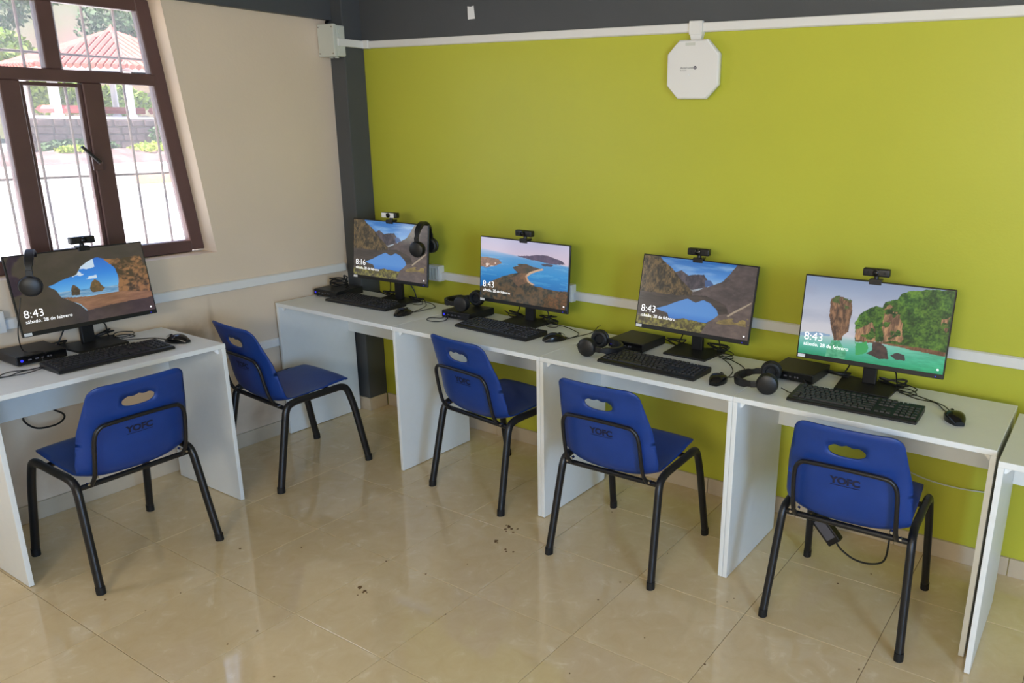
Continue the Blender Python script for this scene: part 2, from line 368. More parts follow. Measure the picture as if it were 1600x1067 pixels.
flat_text('lettering', 'Alcatel·Lucent', .0105, (-.055, .122), ap, M_INKGREY, y=-.0467)
flat_text('lettering', 'Enterprise', .007, (-.055, .113), ap, M_INKGREY, y=-.0467)
obj('logo_disc', MB().lathe([(.007, -.0469), (.007, -.0462)], 'y', 16, (.014, 0, .125)), M_INK, ap)
flat_text('logo_mark', 'e', .012, (.011, .122), ap, M_PLASTIC_W, y=-.0472)
obj('indicator', MB().lathe([(.003, -.0475), (.003, -.046)], 'y', 8, (-.012, 0, .098)), M_EDGE, ap)
obj('rating_label', MB().box(-.035, .01, -.0467, -.046, .212, .224), M_GREYBOX, ap)
obj('bracket', MB().box(-.03, .03, -.032, 0, .257, .31).prism([(-.02, .23), (.022, .23), (.03, .262), (-.03, .262)], 'y', -.026, 0), M_PLASTIC_W, ap, bevel=.003)

def outlet(name, label, x, plugs):
    t = thing(name, label, 'power outlet', (x, 0, .838))
    obj('outlet_box', MB().box(-.045, .045, -.04, 0, 0, .088), M_PLASTIC_W, t, bevel=.004)
    obj('face_plate', MB().box(-.041, .041, -.045, -.039, .004, .084), M_PLASTIC_W, t, bevel=.003)
    for k in range(plugs):
        xx = -.022+.022*k
        obj('socket_insert', MB().box(xx-.008, xx+.008, -.05, -.044, .012, .076), M_GREYBOX, t, bevel=.002)
    return t
outlet('power_outlet', 'white outlet box on the green wall right of the corner monitor', .60, 3)
outlet('power_outlet', 'white outlet box half hidden behind the right edge of the bay picture monitor', 1.495, 3)
nt_ = thing('network_outlet', 'white network outlet at the left edge beside the window desk monitor', 'network outlet', (0.0, -1.93, .845))
obj('outlet_box', MB().box(.0, .04, -.045, .045, 0, .088), M_PLASTIC_W, nt_, bevel=.004)
obj('jack', MB().box(.04, .055, -.012, .012, .03, .055), M_CABLE_B, nt_, bevel=.002)

# ------------------------------------------------------------------ desks
DW, DD, DH = .8855, .501, .75
def desk(label, loc, rz, right=True):
    t = thing('computer_desk', label, 'desk', loc, rz, 'white computer desks')
    obj('desk_top', MB().box(0, DW, -DD, 0, DH-.020, DH), M_WHITE, t, bevel=.0015, seg=1)
    obj('side_panel', MB().box(0, .0178, -DD+.002, -.008, 0.003, DH-.0205), M_WHITE, t, bevel=.001, seg=1)
    if right: obj('side_panel', MB().box(DW-.0178, DW, -DD+.002, -.008, 0.003, DH-.0205), M_WHITE, t, bevel=.001, seg=1)
    obj('apron', MB().box(.0182, DW-(.0182 if right else .001), -.052, -.034, .505, DH-.0205), M_WHITE, t, bevel=.001, seg=1)
    for x in ((.018, 1), (DW-.018, -1)) if right else ((.018, 1),):
        s = x[1]; obj('corner_bracket', MB().prism([(x[0], DH-.021), (x[0]+s*.028, DH-.021), (x[0]+s*.006, DH-.047), (x[0], DH-.047)], 'y', -DD+.03, -DD+.05), M_EDGE, t)
    return t
YB = -.156
XS = [.0365, .9234, 1.8103, 2.6971]
desk('white desk in the corner beside the dark column', (XS[0], YB, 0), 0, right=False)
desk('white desk in the row next to the corner desk, carrying the blue bay monitor', (XS[1], YB, 0), 0)
desk('white desk in the row carrying the clear mountain lake monitor', (XS[2], YB, 0), 0)
desk('white desk in the row carrying the rock tower monitor', (XS[3], YB, 0), 0)
desk('empty white desk cut off by the right edge of the photo', (3.597, -.240, 0), 0)
desk('white desk standing below the window against the cream wall', (.071, -2.173, 0), PI/2)

# ------------------------------------------------------------------ chairs
PROF = [(.212, .428), (.207, .444), (.186, .454), (.12, .447), (.03, .432), (-.05, .416), (-.115, .404), (-.165, .407), (-.202, .442), (-.224, .51), (-.238, .60), (-.256, .68), (-.272, .742), (-.288, .782)]
PS = spline([(0, a, b) for a, b in PROF], 10)
ARC = [0.0]
for i in range(1, len(PS)): ARC.append(ARC[-1] + (PS[i]-PS[i-1]).length)
TL = ARC[-1]
PA = np.array(ARC); PY = np.array([p.y for p in PS]); PZ = np.array([p.z for p in PS])
def t_at_z(z):
    i = max(k for k in range(len(PS)) if PS[k].y < -.17 and PS[k].z <= z); return ARC[i]
TB = t_at_z(.47)          # where the back begins
def hw(t):
    base = float(np.interp(t, [0, .06, .2, .36, TB, TB+.14, TL-.05, TL], [.178, .188, .195, .199, .212, .203, .178, .170]))
    for d, r in ((t, .045), (TL-t, .04)):
        if d < r: base -= r - math.sqrt(max(0, r*r-(r-d)**2))
    return base
def shell(s, t, off=0.0):
    t = min(max(t, 0), TL); y = float(np.interp(t, PA, PY)); z = float(np.interp(t, PA, PZ))
    e = .006; ty = float(np.interp(t+e, PA, PY)-np.interp(t-e, PA, PY)); tz = float(np.interp(t+e, PA, PZ)-np.interp(t-e, PA, PZ))
    l = math.hypot(ty, tz) or 1; ty /= l; tz /= l
    ny, nz = tz, -ty                      # towards the sitter
    if nz < 0 and t < TB*.6: ny, nz = -ny, -nz
    k = float(np.interp(t, [0, .05, .2, TB-.08, TB+.08, TL-.06, TL], [-.012, -.006, .006, .036, .040, .024, .016]))
    u = s/.2
    d = k*u*u*(.4+.6*u*u) + off
    return (s, y+ny*d, z+nz*d)
TH = t_at_z(.703)
def hole_poly():
    P = []
    a, h = .061, .025
    for i in range(40):
        th = 2*PI*i/40; x = a*math.copysign(abs(math.cos(th))**.75, math.cos(th)); y = h*math.copysign(abs(math.sin(th))**.8, math.sin(th))
        if y > 0: y = y*.78 + .0035*math.cos(x/a*3*PI)*(1-abs(x/a)**3)
        P.append((x, TH + y*1.0 - .0))
    return P
HOLE = hole_poly()
def inside(p, poly):
    c = False; n = len(poly); j = n-1
    for i in range(n):
        if (poly[i][1] > p[1]) != (poly[j][1] > p[1]) and p[0] < (poly[j][0]-poly[i][0])*(p[1]-poly[i][1])/(poly[j][1]-poly[i][1])+poly[i][0]: c = not c
        j = i
    return c
def shell_mesh():
    ts = [0, .002, .006, .012, .02, .03, .04] + list(np.linspace(.055, TL-.05, 40)) + [TL-.04, TL-.03, TL-.02, TL-.012, TL-.006, TL-.002, TL]
    right = [(hw(t), t) for t in ts]; left = [(-a, t) for a, t in right[::-1]]
    top = [(x, TL) for x in np.linspace(hw(TL), -hw(TL), 12)[1:-1]]; bot = [(x, 0) for x in np.linspace(-hw(0), hw(0), 14)[1:-1]]
    outer = right + top + left + bot
    pts = list(outer) + list(HOLE); n0 = len(outer); n1 = len(HOLE)
    edges = [(i, (i+1) % n0) for i in range(n0)] + [(n0+i, n0+(i+1) % n1) for i in range(n1)]
    g = .0155
    for j in range(1, int(TL/g)):
        for i in range(-13, 14):
            x, t = i*g, j*g
            if abs(x) < hw(t)-.006 and not (abs(x) < .066 and abs(t-TH) < .030): pts.append((x, t))
    v, e, f, *_ = delaunay_2d_cdt([Vector(p) for p in pts], edges, [], 0, 1e-6)
    mb = MB(); mb.v = [shell(p[0], p[1]) for p in v]
    for tri in f:
        c = (sum(v[i][0] for i in tri)/len(tri), sum(v[i][1] for i in tri)/len(tri))
        if inside(c, outer) and not inside(c, HOLE): mb.f.append(tuple(tri))
    return mb
CH = {}
def make_chair():
    t = thing('school_chair', '', 'chair')
    me = mesh_of('seat_shell', shell_mesh(), M_BLUE, smooth=False)
    me.polygons.foreach_set('use_smooth', [True]*len(me.polygons))
    sh = link('seat_shell', me, t)
    sm = sh.modifiers.new('thickness', 'SOLIDIFY'); sm.thickness = .0055; sm.offset = 0; sm.use_even_offset = False
    for sx in (-1, 1):
        rear = spline([(sx*.238, -.25, .012), (sx*.231, -.222, .15), (sx*.225, -.196, .28), (sx*.2205, -.176, .375)], 4)
        bend = spline([(sx*.2205, -.176, .375), (sx*.218, -.16, .403), (sx*.215, -.125, .415), (sx*.213, -.09, .418)], 4)
        obj('leg', MB().tube(rear + bend[1:], .0175, 12, ry=.0145, ref=(0, 1, 0)), M_STEEL, t, smooth=True)
        front = spline([(sx*.231, .249, .012), (sx*.226, .225, .14), (sx*.22, .195, .3), (sx*.216, .172, .385)], 4)
        bend2 = spline([(sx*.216, .172, .385), (sx*.215, .158, .412), (sx*.214, .13, .425), (sx*.213, .09, .425)], 4)
        obj('leg', MB().tube(front + bend2[1:], .0175, 12, ry=.0145, ref=(0, 1, 0)), M_STEEL, t, smooth=True)
        obj('side_rail', MB().tube([(sx*.213, -.10, .4178), (sx*.213, 0, .4205), (sx*.213, .1, .425)], .017, 12, ry=.0142, ref=(0, 0, 1)), M_STEEL, t, smooth=True)
        for y, x in ((-.25, .238), (.249, .231)):
            obj('foot_cap', MB().tube([(sx*x, y, 0), (sx*(x-.0005), y*.993, .03)], .0188, 12, ry=.0158, ref=(0, 1, 0)), M_RUBBER, t, smooth=True)
        for yy in (-.172,):
            obj('bolt', MB().lathe([(.005, -.012), (.005, .004), (.002, .006)], 'y', 8, (sx*.158, -.192, .428)), M_CHROME, t, smooth=True)
            obj('bolt', MB().lathe([(.005, -.012), (.005, .004), (.002, .006)], 'y', 8, (sx*.186, -.181, .405)), M_CHROME, t, smooth=True)
    obj('cross_bar', MB().tube([(-.219, -.168, .392), (.219, -.168, .392)], .0105, 10), M_STEEL, t, smooth=True)
    obj('cross_bar', MB().tube([(-.212, .09, .416), (.212, .09, .416)], .0105, 10), M_STEEL, t, smooth=True)
    hp = [(-.172, -.180, .396), (-.172, -.215, .44), (-.171, -.234, .51), (-.169, -.246, .572), (-.163, -.2535, .606), (-.148, -.258, .626), (-.122, -.2605, .634), (0, -.261, .636)]
    hp = hp + [(-x, y, z) for x, y, z in hp[-2::-1]]
    obj('back_hoop', MB().tube(spline(hp, 5), .0078, 10), M_STEEL, t, smooth=True)
    def lay(V, F, s0, t0, name):
        mb = MB(); mb.add([shell(s0+v[0], t0+v[1], -.0042) for v in V], F); return link(name, mesh_of(name, mb, M_INK), t)
    V, F = text_geo('YOFC', .0345, .0016); wd = max(v[0] for v in V)
    V = [(v[0]*.098/wd, v[1], 0) for v in V]
    lay(V, F, -.049, t_at_z(.580), 'lettering')['label'] = 'dark YOFC lettering printed on the chair back'
    V = []; F = []
    for k in range(26):
        x0 = .0038*k; o = len(V); V += [(x0, 0, 0), (x0+.003, 0, 0), (x0+.003, .0028, 0), (x0, .0028, 0)]; F.append((o, o+1, o+2, o+3))
    lay(V, F, -.049, t_at_z(.580)-.0085, 'lettering_underline')
    return t
c0 = make_chair()
CHS = [('blue plastic school chair at the desk below the window', (.573, -1.812), PI/2+.02),
       ('blue plastic school chair turned toward the corner desk, partly behind the window desk', (.432, -.881), -.082),
       ('blue plastic school chair at the desk with the blue bay monitor', (1.44, -.468), -.111),
       ('blue plastic school chair at the desk with the clear mountain lake monitor', (2.26, -.633), .018),
       ('blue plastic school chair at the desk with the rock tower monitor', (3.157, -.546), .03)]
for i, (lb, (x, y), rz) in enumerate(CHS):
    o = c0 if i == 0 else dup(c0)
    o.location = (x, y, 0); o.rotation_euler = (0, 0, rz); tag(o, lb, 'chair', 'blue school chairs')

# ------------------------------------------------------------------ screen pictures
def homog(quad):
    A = []; 
    for (x, y), (u, v) in zip(quad, ((0, 0), (1, 0), (1, 1), (0, 1))):
        A.append([x, y, 1, 0, 0, 0, -u*x, -u*y, u]); A.append([0, 0, 0, x, y, 1, -v*x, -v*y, v])
    A = np.array(A, float); h = np.linalg.solve(A[:, :8], A[:, 8]); return np.append(h, 1).reshape(3, 3)
NX, NY = 288, 162
UU, VV = np.meshgrid(np.linspace(0, 1, NX), np.linspace(0, 1, NY))
def vnoise(fx, fy, seed):
    g = np.random.default_rng(seed).random((int(fy)+3, int(fx)+3)); x = UU*fx; y = VV*fy
    i = x.astype(int); j = y.astype(int); a = x-i; b = y-j; a = a*a*(3-2*a); b = b*b*(3-2*b)
    return (g[j, i]*(1-a)+g[j, i+1]*a)*(1-b) + (g[j+1, i]*(1-a)+g[j+1, i+1]*a)*b
def fbm(fx, fy, seed, o=4): return sum(vnoise(fx*2**k, fy*2**k, seed+k)*.5**(k+1) for k in range(o))/(1-.5**o)
def pmask(poly, wob=.012, seed=1):
    x = UU + (fbm(14, 8, seed, 5)-.5)*wob*3.2; y = VV + (fbm(14, 8, seed+50, 5)-.5)*wob*4.5
    m = np.zeros(UU.shape, bool); n = len(poly); j = n-1
    for i in range(n):
        xi, yi = poly[i]; xj, yj = poly[j]
        with np.errstate(divide='ignore', invalid='ignore'):
            m ^= ((yi > y) != (yj > y)) & (x < (xj-xi)*(y-yi)/(yj-yi if yj != yi else 1e-9)+xi)
        j = i
    return m
def C3(*c): return np.array(c, float)/255
def tex(c1, c2, fx, fy, seed, sharp=1.6):
    n = np.clip((fbm(fx, fy, seed, 5)*.55+fbm(fx*3.1, fy*3.1, seed+7, 3)*.45-.5)*sharp*1.7+.5, 0, 1)[..., None]; return C3(*c1)*(1-n)+C3(*c2)*n
def vgrad(stops):
    out = np.zeros(UU.shape+(3,))
    for k in range(3): out[..., k] = np.interp(VV, [s[0] for s in stops], [s[1][k]/255 for s in stops])
    return out
def lay(img, m, c): img[m] = (c[m] if isinstance(c, np.ndarray) and c.ndim == 3 else c)
class Px:
    def __init__(s, quad): s.H = homog(quad)
    def __call__(s, *pts):
        out = []
        for x, y in pts:
            q = s.H @ np.array([x, y, 1.0]); out.append((q[0]/q[2], q[1]/q[2]))
        return out
def pic_cave():
    P = Px([(5, 185), (772, 92), (878, 485), (118, 625)])
    img = tex((52, 44, 50), (66, 54, 60), 5, 4, 3)
    op = pmask(P((255, 350), (330, 315), (415, 280), (440, 235), (480, 200), (520, 180), (570, 188), (610, 215), (640, 255), (655, 300), (655, 350), (660, 385), (480, 490), (440, 455), (330, 410), (300, 372)), .006, 5)
    lay(img, op, vgrad([(0, (20, 80, 180)), (.35, (40, 130, 220)), (.62, (120, 190, 235)), (.7, (150, 205, 235))]))
    cl = op & (fbm(7, 9, 9) > .56) & (UU > .42) & (UU < .6) & (VV < .42); lay(img, cl, C3(200, 220, 240))
    lay(img, op & pmask(P((300, 385), (660, 340), (660, 385), (300, 420)), .0), tex((70, 130, 180), (150, 180, 205), 6, 30, 11))
    lay(img, pmask(P((385, 360), (395, 340), (415, 350), (438, 370), (440, 400), (388, 402)), .004, 6), tex((110, 80, 60), (60, 50, 50), 20, 14, 12))
    lay(img, pmask(P((495, 360), (500, 325), (520, 306), (545, 318), (560, 340), (578, 355), (560, 378), (505, 384)), .004, 7), tex((130, 95, 60), (70, 58, 48), 20, 14, 13))
    lay(img, pmask(P((560, 190), (640, 185), (770, 170), (815, 260), (845, 395), (800, 400), (660, 385), (655, 300), (630, 240)), .01, 8), tex((150, 105, 72), (62, 46, 42), 13, 10, 14, 3))
    lay(img, pmask(P((340, 415), (480, 405), (660, 380), (845, 375), (858, 410), (620, 455), (485, 492), (440, 455)), .004, 15), tex((120, 84, 66), (150, 108, 84), 6, 18, 16))
    lay(img, pmask(P((485, 492), (620, 455), (858, 408), (878, 485), (490, 560)), .004, 17), tex((60, 46, 50), (74, 58, 60), 6, 6, 18))
    return img
def pic_lake():
    P = Px([(545, 122), (1306, 207), (1228, 712), (480, 590)])
    img = vgrad([(0, (40, 104, 175)), (.2, (84, 142, 208)), (.36, (176, 205, 230)), (.43, (150, 150, 150)), (.46, (70, 64, 60)), (1, (90, 80, 72))])
    cl = np.clip((fbm(5, 16, 21)-.5)*3, 0, 1)[..., None]*.45; img = img*(1-cl)+C3(215, 228, 240)*cl
    lay(img, pmask(P((740, 240), (790, 228), (840, 262), (900, 255), (945, 258), (970, 300), (1005, 325), (960, 345), (860, 365), (780, 320)), .005, 22), tex((92, 84, 88), (56, 54, 64), 22, 9, 23, 2.4))
    lay(img, pmask(P((945, 295), (985, 297), (1010, 330), (950, 345)), .003, 24), C3(70, 95, 140))
    lay(img, pmask([(-.1, -.1), (.145, -.1)] + P((655, 145), (720, 215), (775, 265), (820, 330), (858, 368)) + [(.5, .56), (-.1, .62)], .01, 25), tex((112, 92, 62), (42, 40, 34), 34, 12, 26, 2.2))
    lay(img, pmask(P((1172, 190), (1120, 250), (1070, 300), (1010, 332), (920, 360), (860, 380), (850, 440)) + [(1.1, .75), (1.1, -.1), (.85, -.1)], .006, 27), tex((98, 86, 84), (72, 66, 66), 10, 12, 28, 1.6))
    lay(img, pmask([(-.1, .53), (.3, .52), (.47, .49), (.6, .47), (.78, .56), (.82, .75), (.7, .9), (-.1, .85)], .006, 29), tex((56, 52, 50), (78, 70, 66), 4, 26, 30))
    lay(img, pmask(P((615, 490), (690, 470), (760, 440), (830, 425), (880, 450), (935, 432), (985, 455), (1025, 500), (1035, 535), (1005, 560), (950, 590), (850, 570), (760, 560), (700, 555), (690, 520)), .004, 31), vgrad([(0, (80, 130, 200)), (.75, (90, 145, 210)), (.86, (60, 120, 200)), (1, (150, 190, 230))]))
    lay(img, pmask(P((480, 540), (560, 520), (620, 560), (720, 575), (780, 560), (860, 570), (950, 592), (900, 680), (470, 600)), .012, 32), tex((140, 134, 66), (62, 56, 42), 26, 14, 33, 2.2))
    lay(img, pmask(P((1040, 535), (1120, 530), (1200, 470), (1262, 440), (1228, 712), (900, 680), (960, 590), (1010, 560)), .004, 34), tex((112, 98, 92), (88, 78, 76), 9, 9, 35))
    gr = pmask(P((1010, 575), (1120, 555), (1240, 560), (1235, 620), (1120, 600), (1020, 595)), .012, 36) & (fbm(18, 20, 37) > .42)
    lay(img, gr, tex((160, 140, 84), (112, 98, 66), 20, 20, 38))
    rd = pmask(P((1090, 540), (1160, 500), (1258, 448), (1256, 458), (1165, 512), (1100, 548)), .002, 39); lay(img, rd, C3(165, 150, 130))
    return img
def pic_bay():
    P = Px([(428, 182), (1060, 252), (1050, 738), (420, 640)])
    img = vgrad([(0, (196, 192, 222)), (.16, (208, 196, 220)), (.22, (150, 176, 214)), (.3, (80, 150, 205)), (.5, (40, 140, 205)), (.75, (20, 110, 180)), (1, (10, 80, 150))])
    sk = np.clip(((.19+.13*UU)-VV)/.03+.5, 0, 1)[..., None]; img = img*(1-sk)+vgrad([(0, (186, 184, 214)), (.3, (214, 194, 210))])*sk
    st = (fbm(8, 40, 41) > .62) & (VV > .3) & (VV < .68); img[st] = img[st]*.8+.2*C3(170, 215, 235)
    lay(img, pmask(P((680, 328), (760, 325), (830, 318), (900, 322), (960, 345), (1010, 362), (1032, 388), (960, 390), (870, 372), (780, 352)), .004, 42), tex((98, 84, 110), (70, 66, 92), 14, 8, 43))
    lay(img, pmask(P((860, 390), (900, 382), (950, 392), (935, 408), (875, 402)), .003, 44), C3(70, 74, 92))
    lay(img, pmask(P((420, 330), (480, 335), (550, 352), (578, 378), (540, 400), (470, 415), (420, 405)), .006, 45), tex((150, 112, 92), (104, 84, 80), 20, 14, 46))
    wh = (fbm(40, 30, 47) > .6) & pmask(P((430, 380), (540, 375), (520, 405), (440, 410)), .0, 48); lay(img, wh, C3(225, 205, 195))
    lay(img, pmask(P((655, 415), (700, 395), (690, 385), (760, 390), (800, 408), (868, 422), (830, 445), (770, 460), (760, 490), (720, 480), (690, 450)), .006, 49), tex((92, 74, 62), (60, 62, 56), 18, 12, 50, 2))
    land = P((420, 560), (500, 520), (560, 490), (640, 465), (690, 455), (770, 455), (745, 480), (760, 520), (800, 545), (870, 570), (960, 588), (1052, 592), (1050, 745), (415, 645))
    lay(img, pmask(P((868, 418), (878, 428), (790, 462), (760, 485), (775, 520), (820, 545), (790, 548), (745, 510), (740, 475), (780, 448)), .004, 51), C3(205, 170, 140))
    lay(img, pmask(land, .006, 52), tex((104, 84, 62), (46, 52, 48), 16, 11, 53, 2.2))
    rs = pmask(P((700, 460), (760, 470), (760, 520), (700, 560), (640, 500)), .02, 54); img[rs] = img[rs]*.6 + .4*C3(165, 110, 80)
    lay(img, pmask(P((860, 640), (1052, 600), (1050, 745), (900, 715)), .05, 55), tex((120, 84, 54), (60, 56, 44), 26, 18, 56, 2.4))
    return img
def pic_tower():
    P = Px([(507, 117), (1380, 200), (1305, 690), (457, 558)])
    img = vgrad([(0, (132, 152, 184)), (.25, (170, 180, 202)), (.5, (196, 198, 210)), (.7, (208, 206, 212)), (.75, (170, 200, 202)), (.86, (104, 188, 172)), (1, (34, 150, 108))])
    cl = np.clip((fbm(4, 6, 61)-.45)*2.4, 0, 1)[..., None]*(VV < .7)[..., None]*.6; img = img*(1-cl)+C3(150, 158, 182)*cl
    lay(img, pmask(P((470, 445), (560, 440), (640, 458), (640, 466), (470, 462)), .003, 62), C3(140, 170, 200))
    seag = np.clip((UU-.25)*1.2, 0, 1)[..., None]*(VV > .74)[..., None]*.75; img = img*(1-seag)+tex((30, 150, 100), (60, 200, 140), 8, 26, 63)*seag
    lay(img, pmask(P((655, 490), (705, 490), (735, 560), (730, 600), (610, 582), (625, 540)), .01, 64), tex((60, 150, 110), (110, 190, 150), 20, 16, 65))
    rock = P((648, 250), (680, 236), (720, 240), (765, 262), (765, 320), (755, 380), (745, 440), (712, 462), (708, 488), (660, 488), (655, 450), (645, 400), (638, 345), (645, 290))
    lay(img, pmask(rock, .006, 66), tex((160, 120, 90), (74, 58, 50), 40, 9, 67, 2.0)*(.78+.4*fbm(9, 3, 167)[..., None]))
    gt = pmask(P((640, 262), (670, 232), (740, 234), (778, 262), (765, 300), (700, 310), (690, 275)), .014, 68) & (fbm(26, 16, 69) > .45); lay(img, gt, tex((60, 84, 50), (96, 110, 62), 30, 18, 70))
    isl = P((780, 385), (815, 340), (880, 300), (905, 290), (945, 300), (960, 270), (1035, 250), (1060, 215), (1120, 205), (1200, 195), (1385, 195), (1330, 570), (1200, 545), (1060, 525), (940, 500), (785, 490))
    lay(img, pmask(isl, .008, 71), tex((24, 62, 30), (98, 138, 50), 30, 18, 72, 1.7)*(.72+.5*fbm(8, 6, 172)[..., None]))
    for pl, sd_ in ((P((785, 430), (830, 405), (880, 380), (900, 420), (905, 495), (785, 490)), 73), (P((950, 300), (990, 275), (1050, 330), (1060, 400), (1055, 500), (945, 495)), 75), (P((1290, 360), (1350, 350), (1335, 440), (1290, 420)), 77)):
        lay(img, pmask(pl, .014, sd_) & (fbm(22, 12, sd_+100) > .36), tex((190, 146, 106), (100, 76, 60), 44, 7, sd_+1, 2.0))
    lay(img, pmask(P((785, 488), (940, 498), (1060, 518), (1200, 535), (1320, 560), (1318, 585), (1200, 560), (1060, 532), (940, 508), (785, 496)), .003, 79), tex((90, 60, 44), (140, 100, 72), 30, 10, 80))
    lay(img, pmask(P((850, 565), (885, 545), (885, 500), (930, 500), (970, 530), (985, 600), (930, 595)), .006, 81), tex((84, 66, 62), (48, 44, 46), 22, 14, 82))
    lay(img, pmask(P((985, 575), (1030, 560), (1075, 575), (1085, 610), (1020, 600)), .006, 83), C3(62, 60, 62))
    lay(img, pmask(P((770, 500), (860, 505), (860, 560), (770, 580)), .02, 84) & (fbm(30, 5, 85) > .5), C3(60, 165, 95))
    return img
# ------------------------------------------------------------------ monitors
MW, MH = .54, .322
def monitor(label, c, rz, tilt, pic, clock, ink_alpha=1.0, zb=None):
    """c: centre of the front face"""
    t = thing('monitor', label, 'monitor', (c[0], c[1], .75), rz, 'desktop monitors')
    hz = c[2]-.75
    R_ = Matrix.Rotation(-tilt, 4, 'X'); T_ = Matrix.Translation((0, 0, hz)) @ R_
    def tr(mb): mb.v = [tuple(T_ @ Vector(v)) for v in mb.v]; return mb
    obj('bezel', tr(MB().box(-MW/2, MW/2, 0, .011, -MH/2, MH/2)), M_BLK, t, bevel=.0018, seg=1)
    hb = MB(); hb.loft([[(-a, y, -h+dz), (a, y, -h+dz), (a, y, h+dz), (-a, y, h+dz)] for a, h, y, dz in ((.24, .14, .0105, -.01), (.2, .10, .034, -.02), (.17, .08, .038, -.02))])
    obj('rear_housing', tr(hb), M_BLK, t, bevel=.004)
    x0, x1, z0, z1 = -MW/2+.005, MW/2-.005, -MH/2+.018, MH/2-.005
    me = bpy.data.meshes.new('screen')
    V = np.zeros((NX*NY, 3)); V[:, 0] = (x0+(x1-x0)*UU).ravel(); V[:, 1] = -.0008; V[:, 2] = (z1+(z0-z1)*VV).ravel()
    V = V @ np.array(R_.to_3x3()).T + np.array([0, 0, hz])
    idx = np.arange(NX*NY).reshape(NY, NX)
    F = np.stack([idx[1:, :-1], idx[1:, 1:], idx[:-1, 1:], idx[:-1, :-1]], -1).reshape(-1, 4)
    me.vertices.add(len(V)); me.vertices.foreach_set('co', V.ravel())
    me.loops.add(F.size); me.loops.foreach_set('vertex_index', F.ravel().astype(np.int32))
    me.polygons.add(len(F)); me.polygons.foreach_set('loop_start', np.arange(0, F.size, 4, dtype=np.int32)); me.update(calc_edges=True)
    at = me.color_attributes.new('picture', 'FLOAT_COLOR', 'POINT')
    im = np.clip(pic, 0, 1); im = np.where(im <= .04045, im/12.92, ((im+.055)/1.055)**2.4)
    at.data.foreach_set('color', np.concatenate([im.reshape(-1, 3), np.ones((NX*NY, 1))], 1).astype(np.float32).ravel())
    me.materials.append(M_SCREEN); sc = link('screen', me, t)
    def scr_text(body, size, u, v, bold=0):
        Vt, Ft = text_geo(body, size, bold); mb = MB()
        mb.add([tuple(T_ @ Vector((x0+(x1-x0)*u+p[0], -.0014, z1+(z0-z1)*v+p[1]))) for p in Vt], Ft)
        link('lettering', mesh_of('lettering', mb, M_TXT), sc)
    scr_text(clock, .044, .03, .815, -.0004); scr_text('sábado, 28 de febrero', .0195, .032, .888, -.0001)
    obj('tray_icon', tr(MB().box(x1-.022, x1-.015, -.0016, -.001, z0+.012, z0+.018)), M_TXT, sc)
    st = obj('sticker', tr(MB().box(-MW/2+.006, -MW/2+.034, -.0012, .0002, -MH/2+.003, -MH/2+.015)), M_STICK, t, label='white sticker on the lower left bezel')
    V_, F_ = text_geo('wifi', .009, .0002); mb = MB(); mb.add([tuple(T_ @ Vector((-MW/2+.012+p[0], -.0018, -MH/2+.0065+p[1]))) for p in V_], F_)
    obj('power_led', tr(MB().box(MW/2-.03, MW/2-.026, -.0008, .0002, -MH/2+.006, -MH/2+.009)), M_LED, t)
    obj('neck', MB().box(-.026, .026, .045, .066, .008, hz+.02), M_BLK, t, bevel=.004)
    obj('pivot', MB().box(-.03, .03, .03, .062, hz-.05, hz+.02), M_BLK, t, bevel=.004)
    obj('stand_base', MB().prism([(-.1, -.075), (.1, -.075), (.112, .10), (-.112, .10)], 'z', 0, .009), M_BLK, t, bevel=.002)
    wc = thing('webcam', '', 'webcam', (0, 0, 0), 0, 'webcams on the monitors')
    return t, T_, wc
def place_webcam(wc, t, T_, label, dx, white=False, turn=0):
    top = T_ @ Vector((dx, .004, MH/2)); Rz = Matrix.Rotation(t.rotation_euler[2], 4, 'Z')
    wc.location = t.location + Rz @ top; wc.rotation_euler = (0, 0, t.rotation_euler[2]+turn); wc['label'] = label
    obj('clip', MB().box(-.022, .022, -.012, -.0055, -.012, .004).box(-.022, .022, -.012, .03, .001, .008).box(-.018, .018, .016, .03, -.03, .004), M_BLK, wc, bevel=.002)
    obj('hinge', MB().tube([(0, .005, .006), (0, .008, .02)], .009, 10), M_BLK, wc, smooth=True)
    obj('camera_body', MB().box(-.048, .048, -.012, .018, .018, .047), M_BLK, wc, bevel=.006, seg=3, smooth=True)
    if white: obj('lit_front', MB().box(-.044, .034, -.0165, -.0115, .02, .0455), M_PLASTIC_W, wc, bevel=.002, label='light on the webcam front, painted white')  # white plate paints the light falling on the webcam's front
    l = obj('lens_ring', MB().lathe([(.0125, -.012), (.0125, -.02), (.009, -.021), (.008, -.017)], 'y', 20, (0, 0, .0325)), M_GLOSS, wc, smooth=True)
    obj('lens', MB().lathe([(.008, -.0165), (.005, -.0185), (.001, -.019)], 'y', 16, (0, 0, .0325)), M_CHROME if False else M_GLOSS, l, smooth=True)
    for x in (-.03, .03): obj('microphone_slot', MB().box(x-.004, x+.004, -.0128, -.0115, .028, .037), M_RUBBER, wc)
lake = pic_lake()
lake_glare = lake*.8 + .2*C3(200, 195, 205)
MON = [((.164, -1.623, 1.006), PI/2+.021, .141, pic_cave(), '8:43', 'black monitor showing a sea cave picture on the desk below the window'),
       ((.521, -.277, 1.022), .048, .108, lake, '8:16', 'black monitor with clock 8:16 on the corner desk, headphones over its corner'),
       ((1.396, -.242, .996), .010, .076, pic_bay(), '8:43', 'black monitor showing a blue bay with islands'),
       ((2.316, -.243, .997), -.007, .2, lake, '8:43', 'black monitor showing mountains and a lake with clock 8:43'),
       ((3.073, -.286, .999), .034, .119, pic_tower(), '8:43', 'black monitor showing a rock tower and green cliffs in turquoise water')]
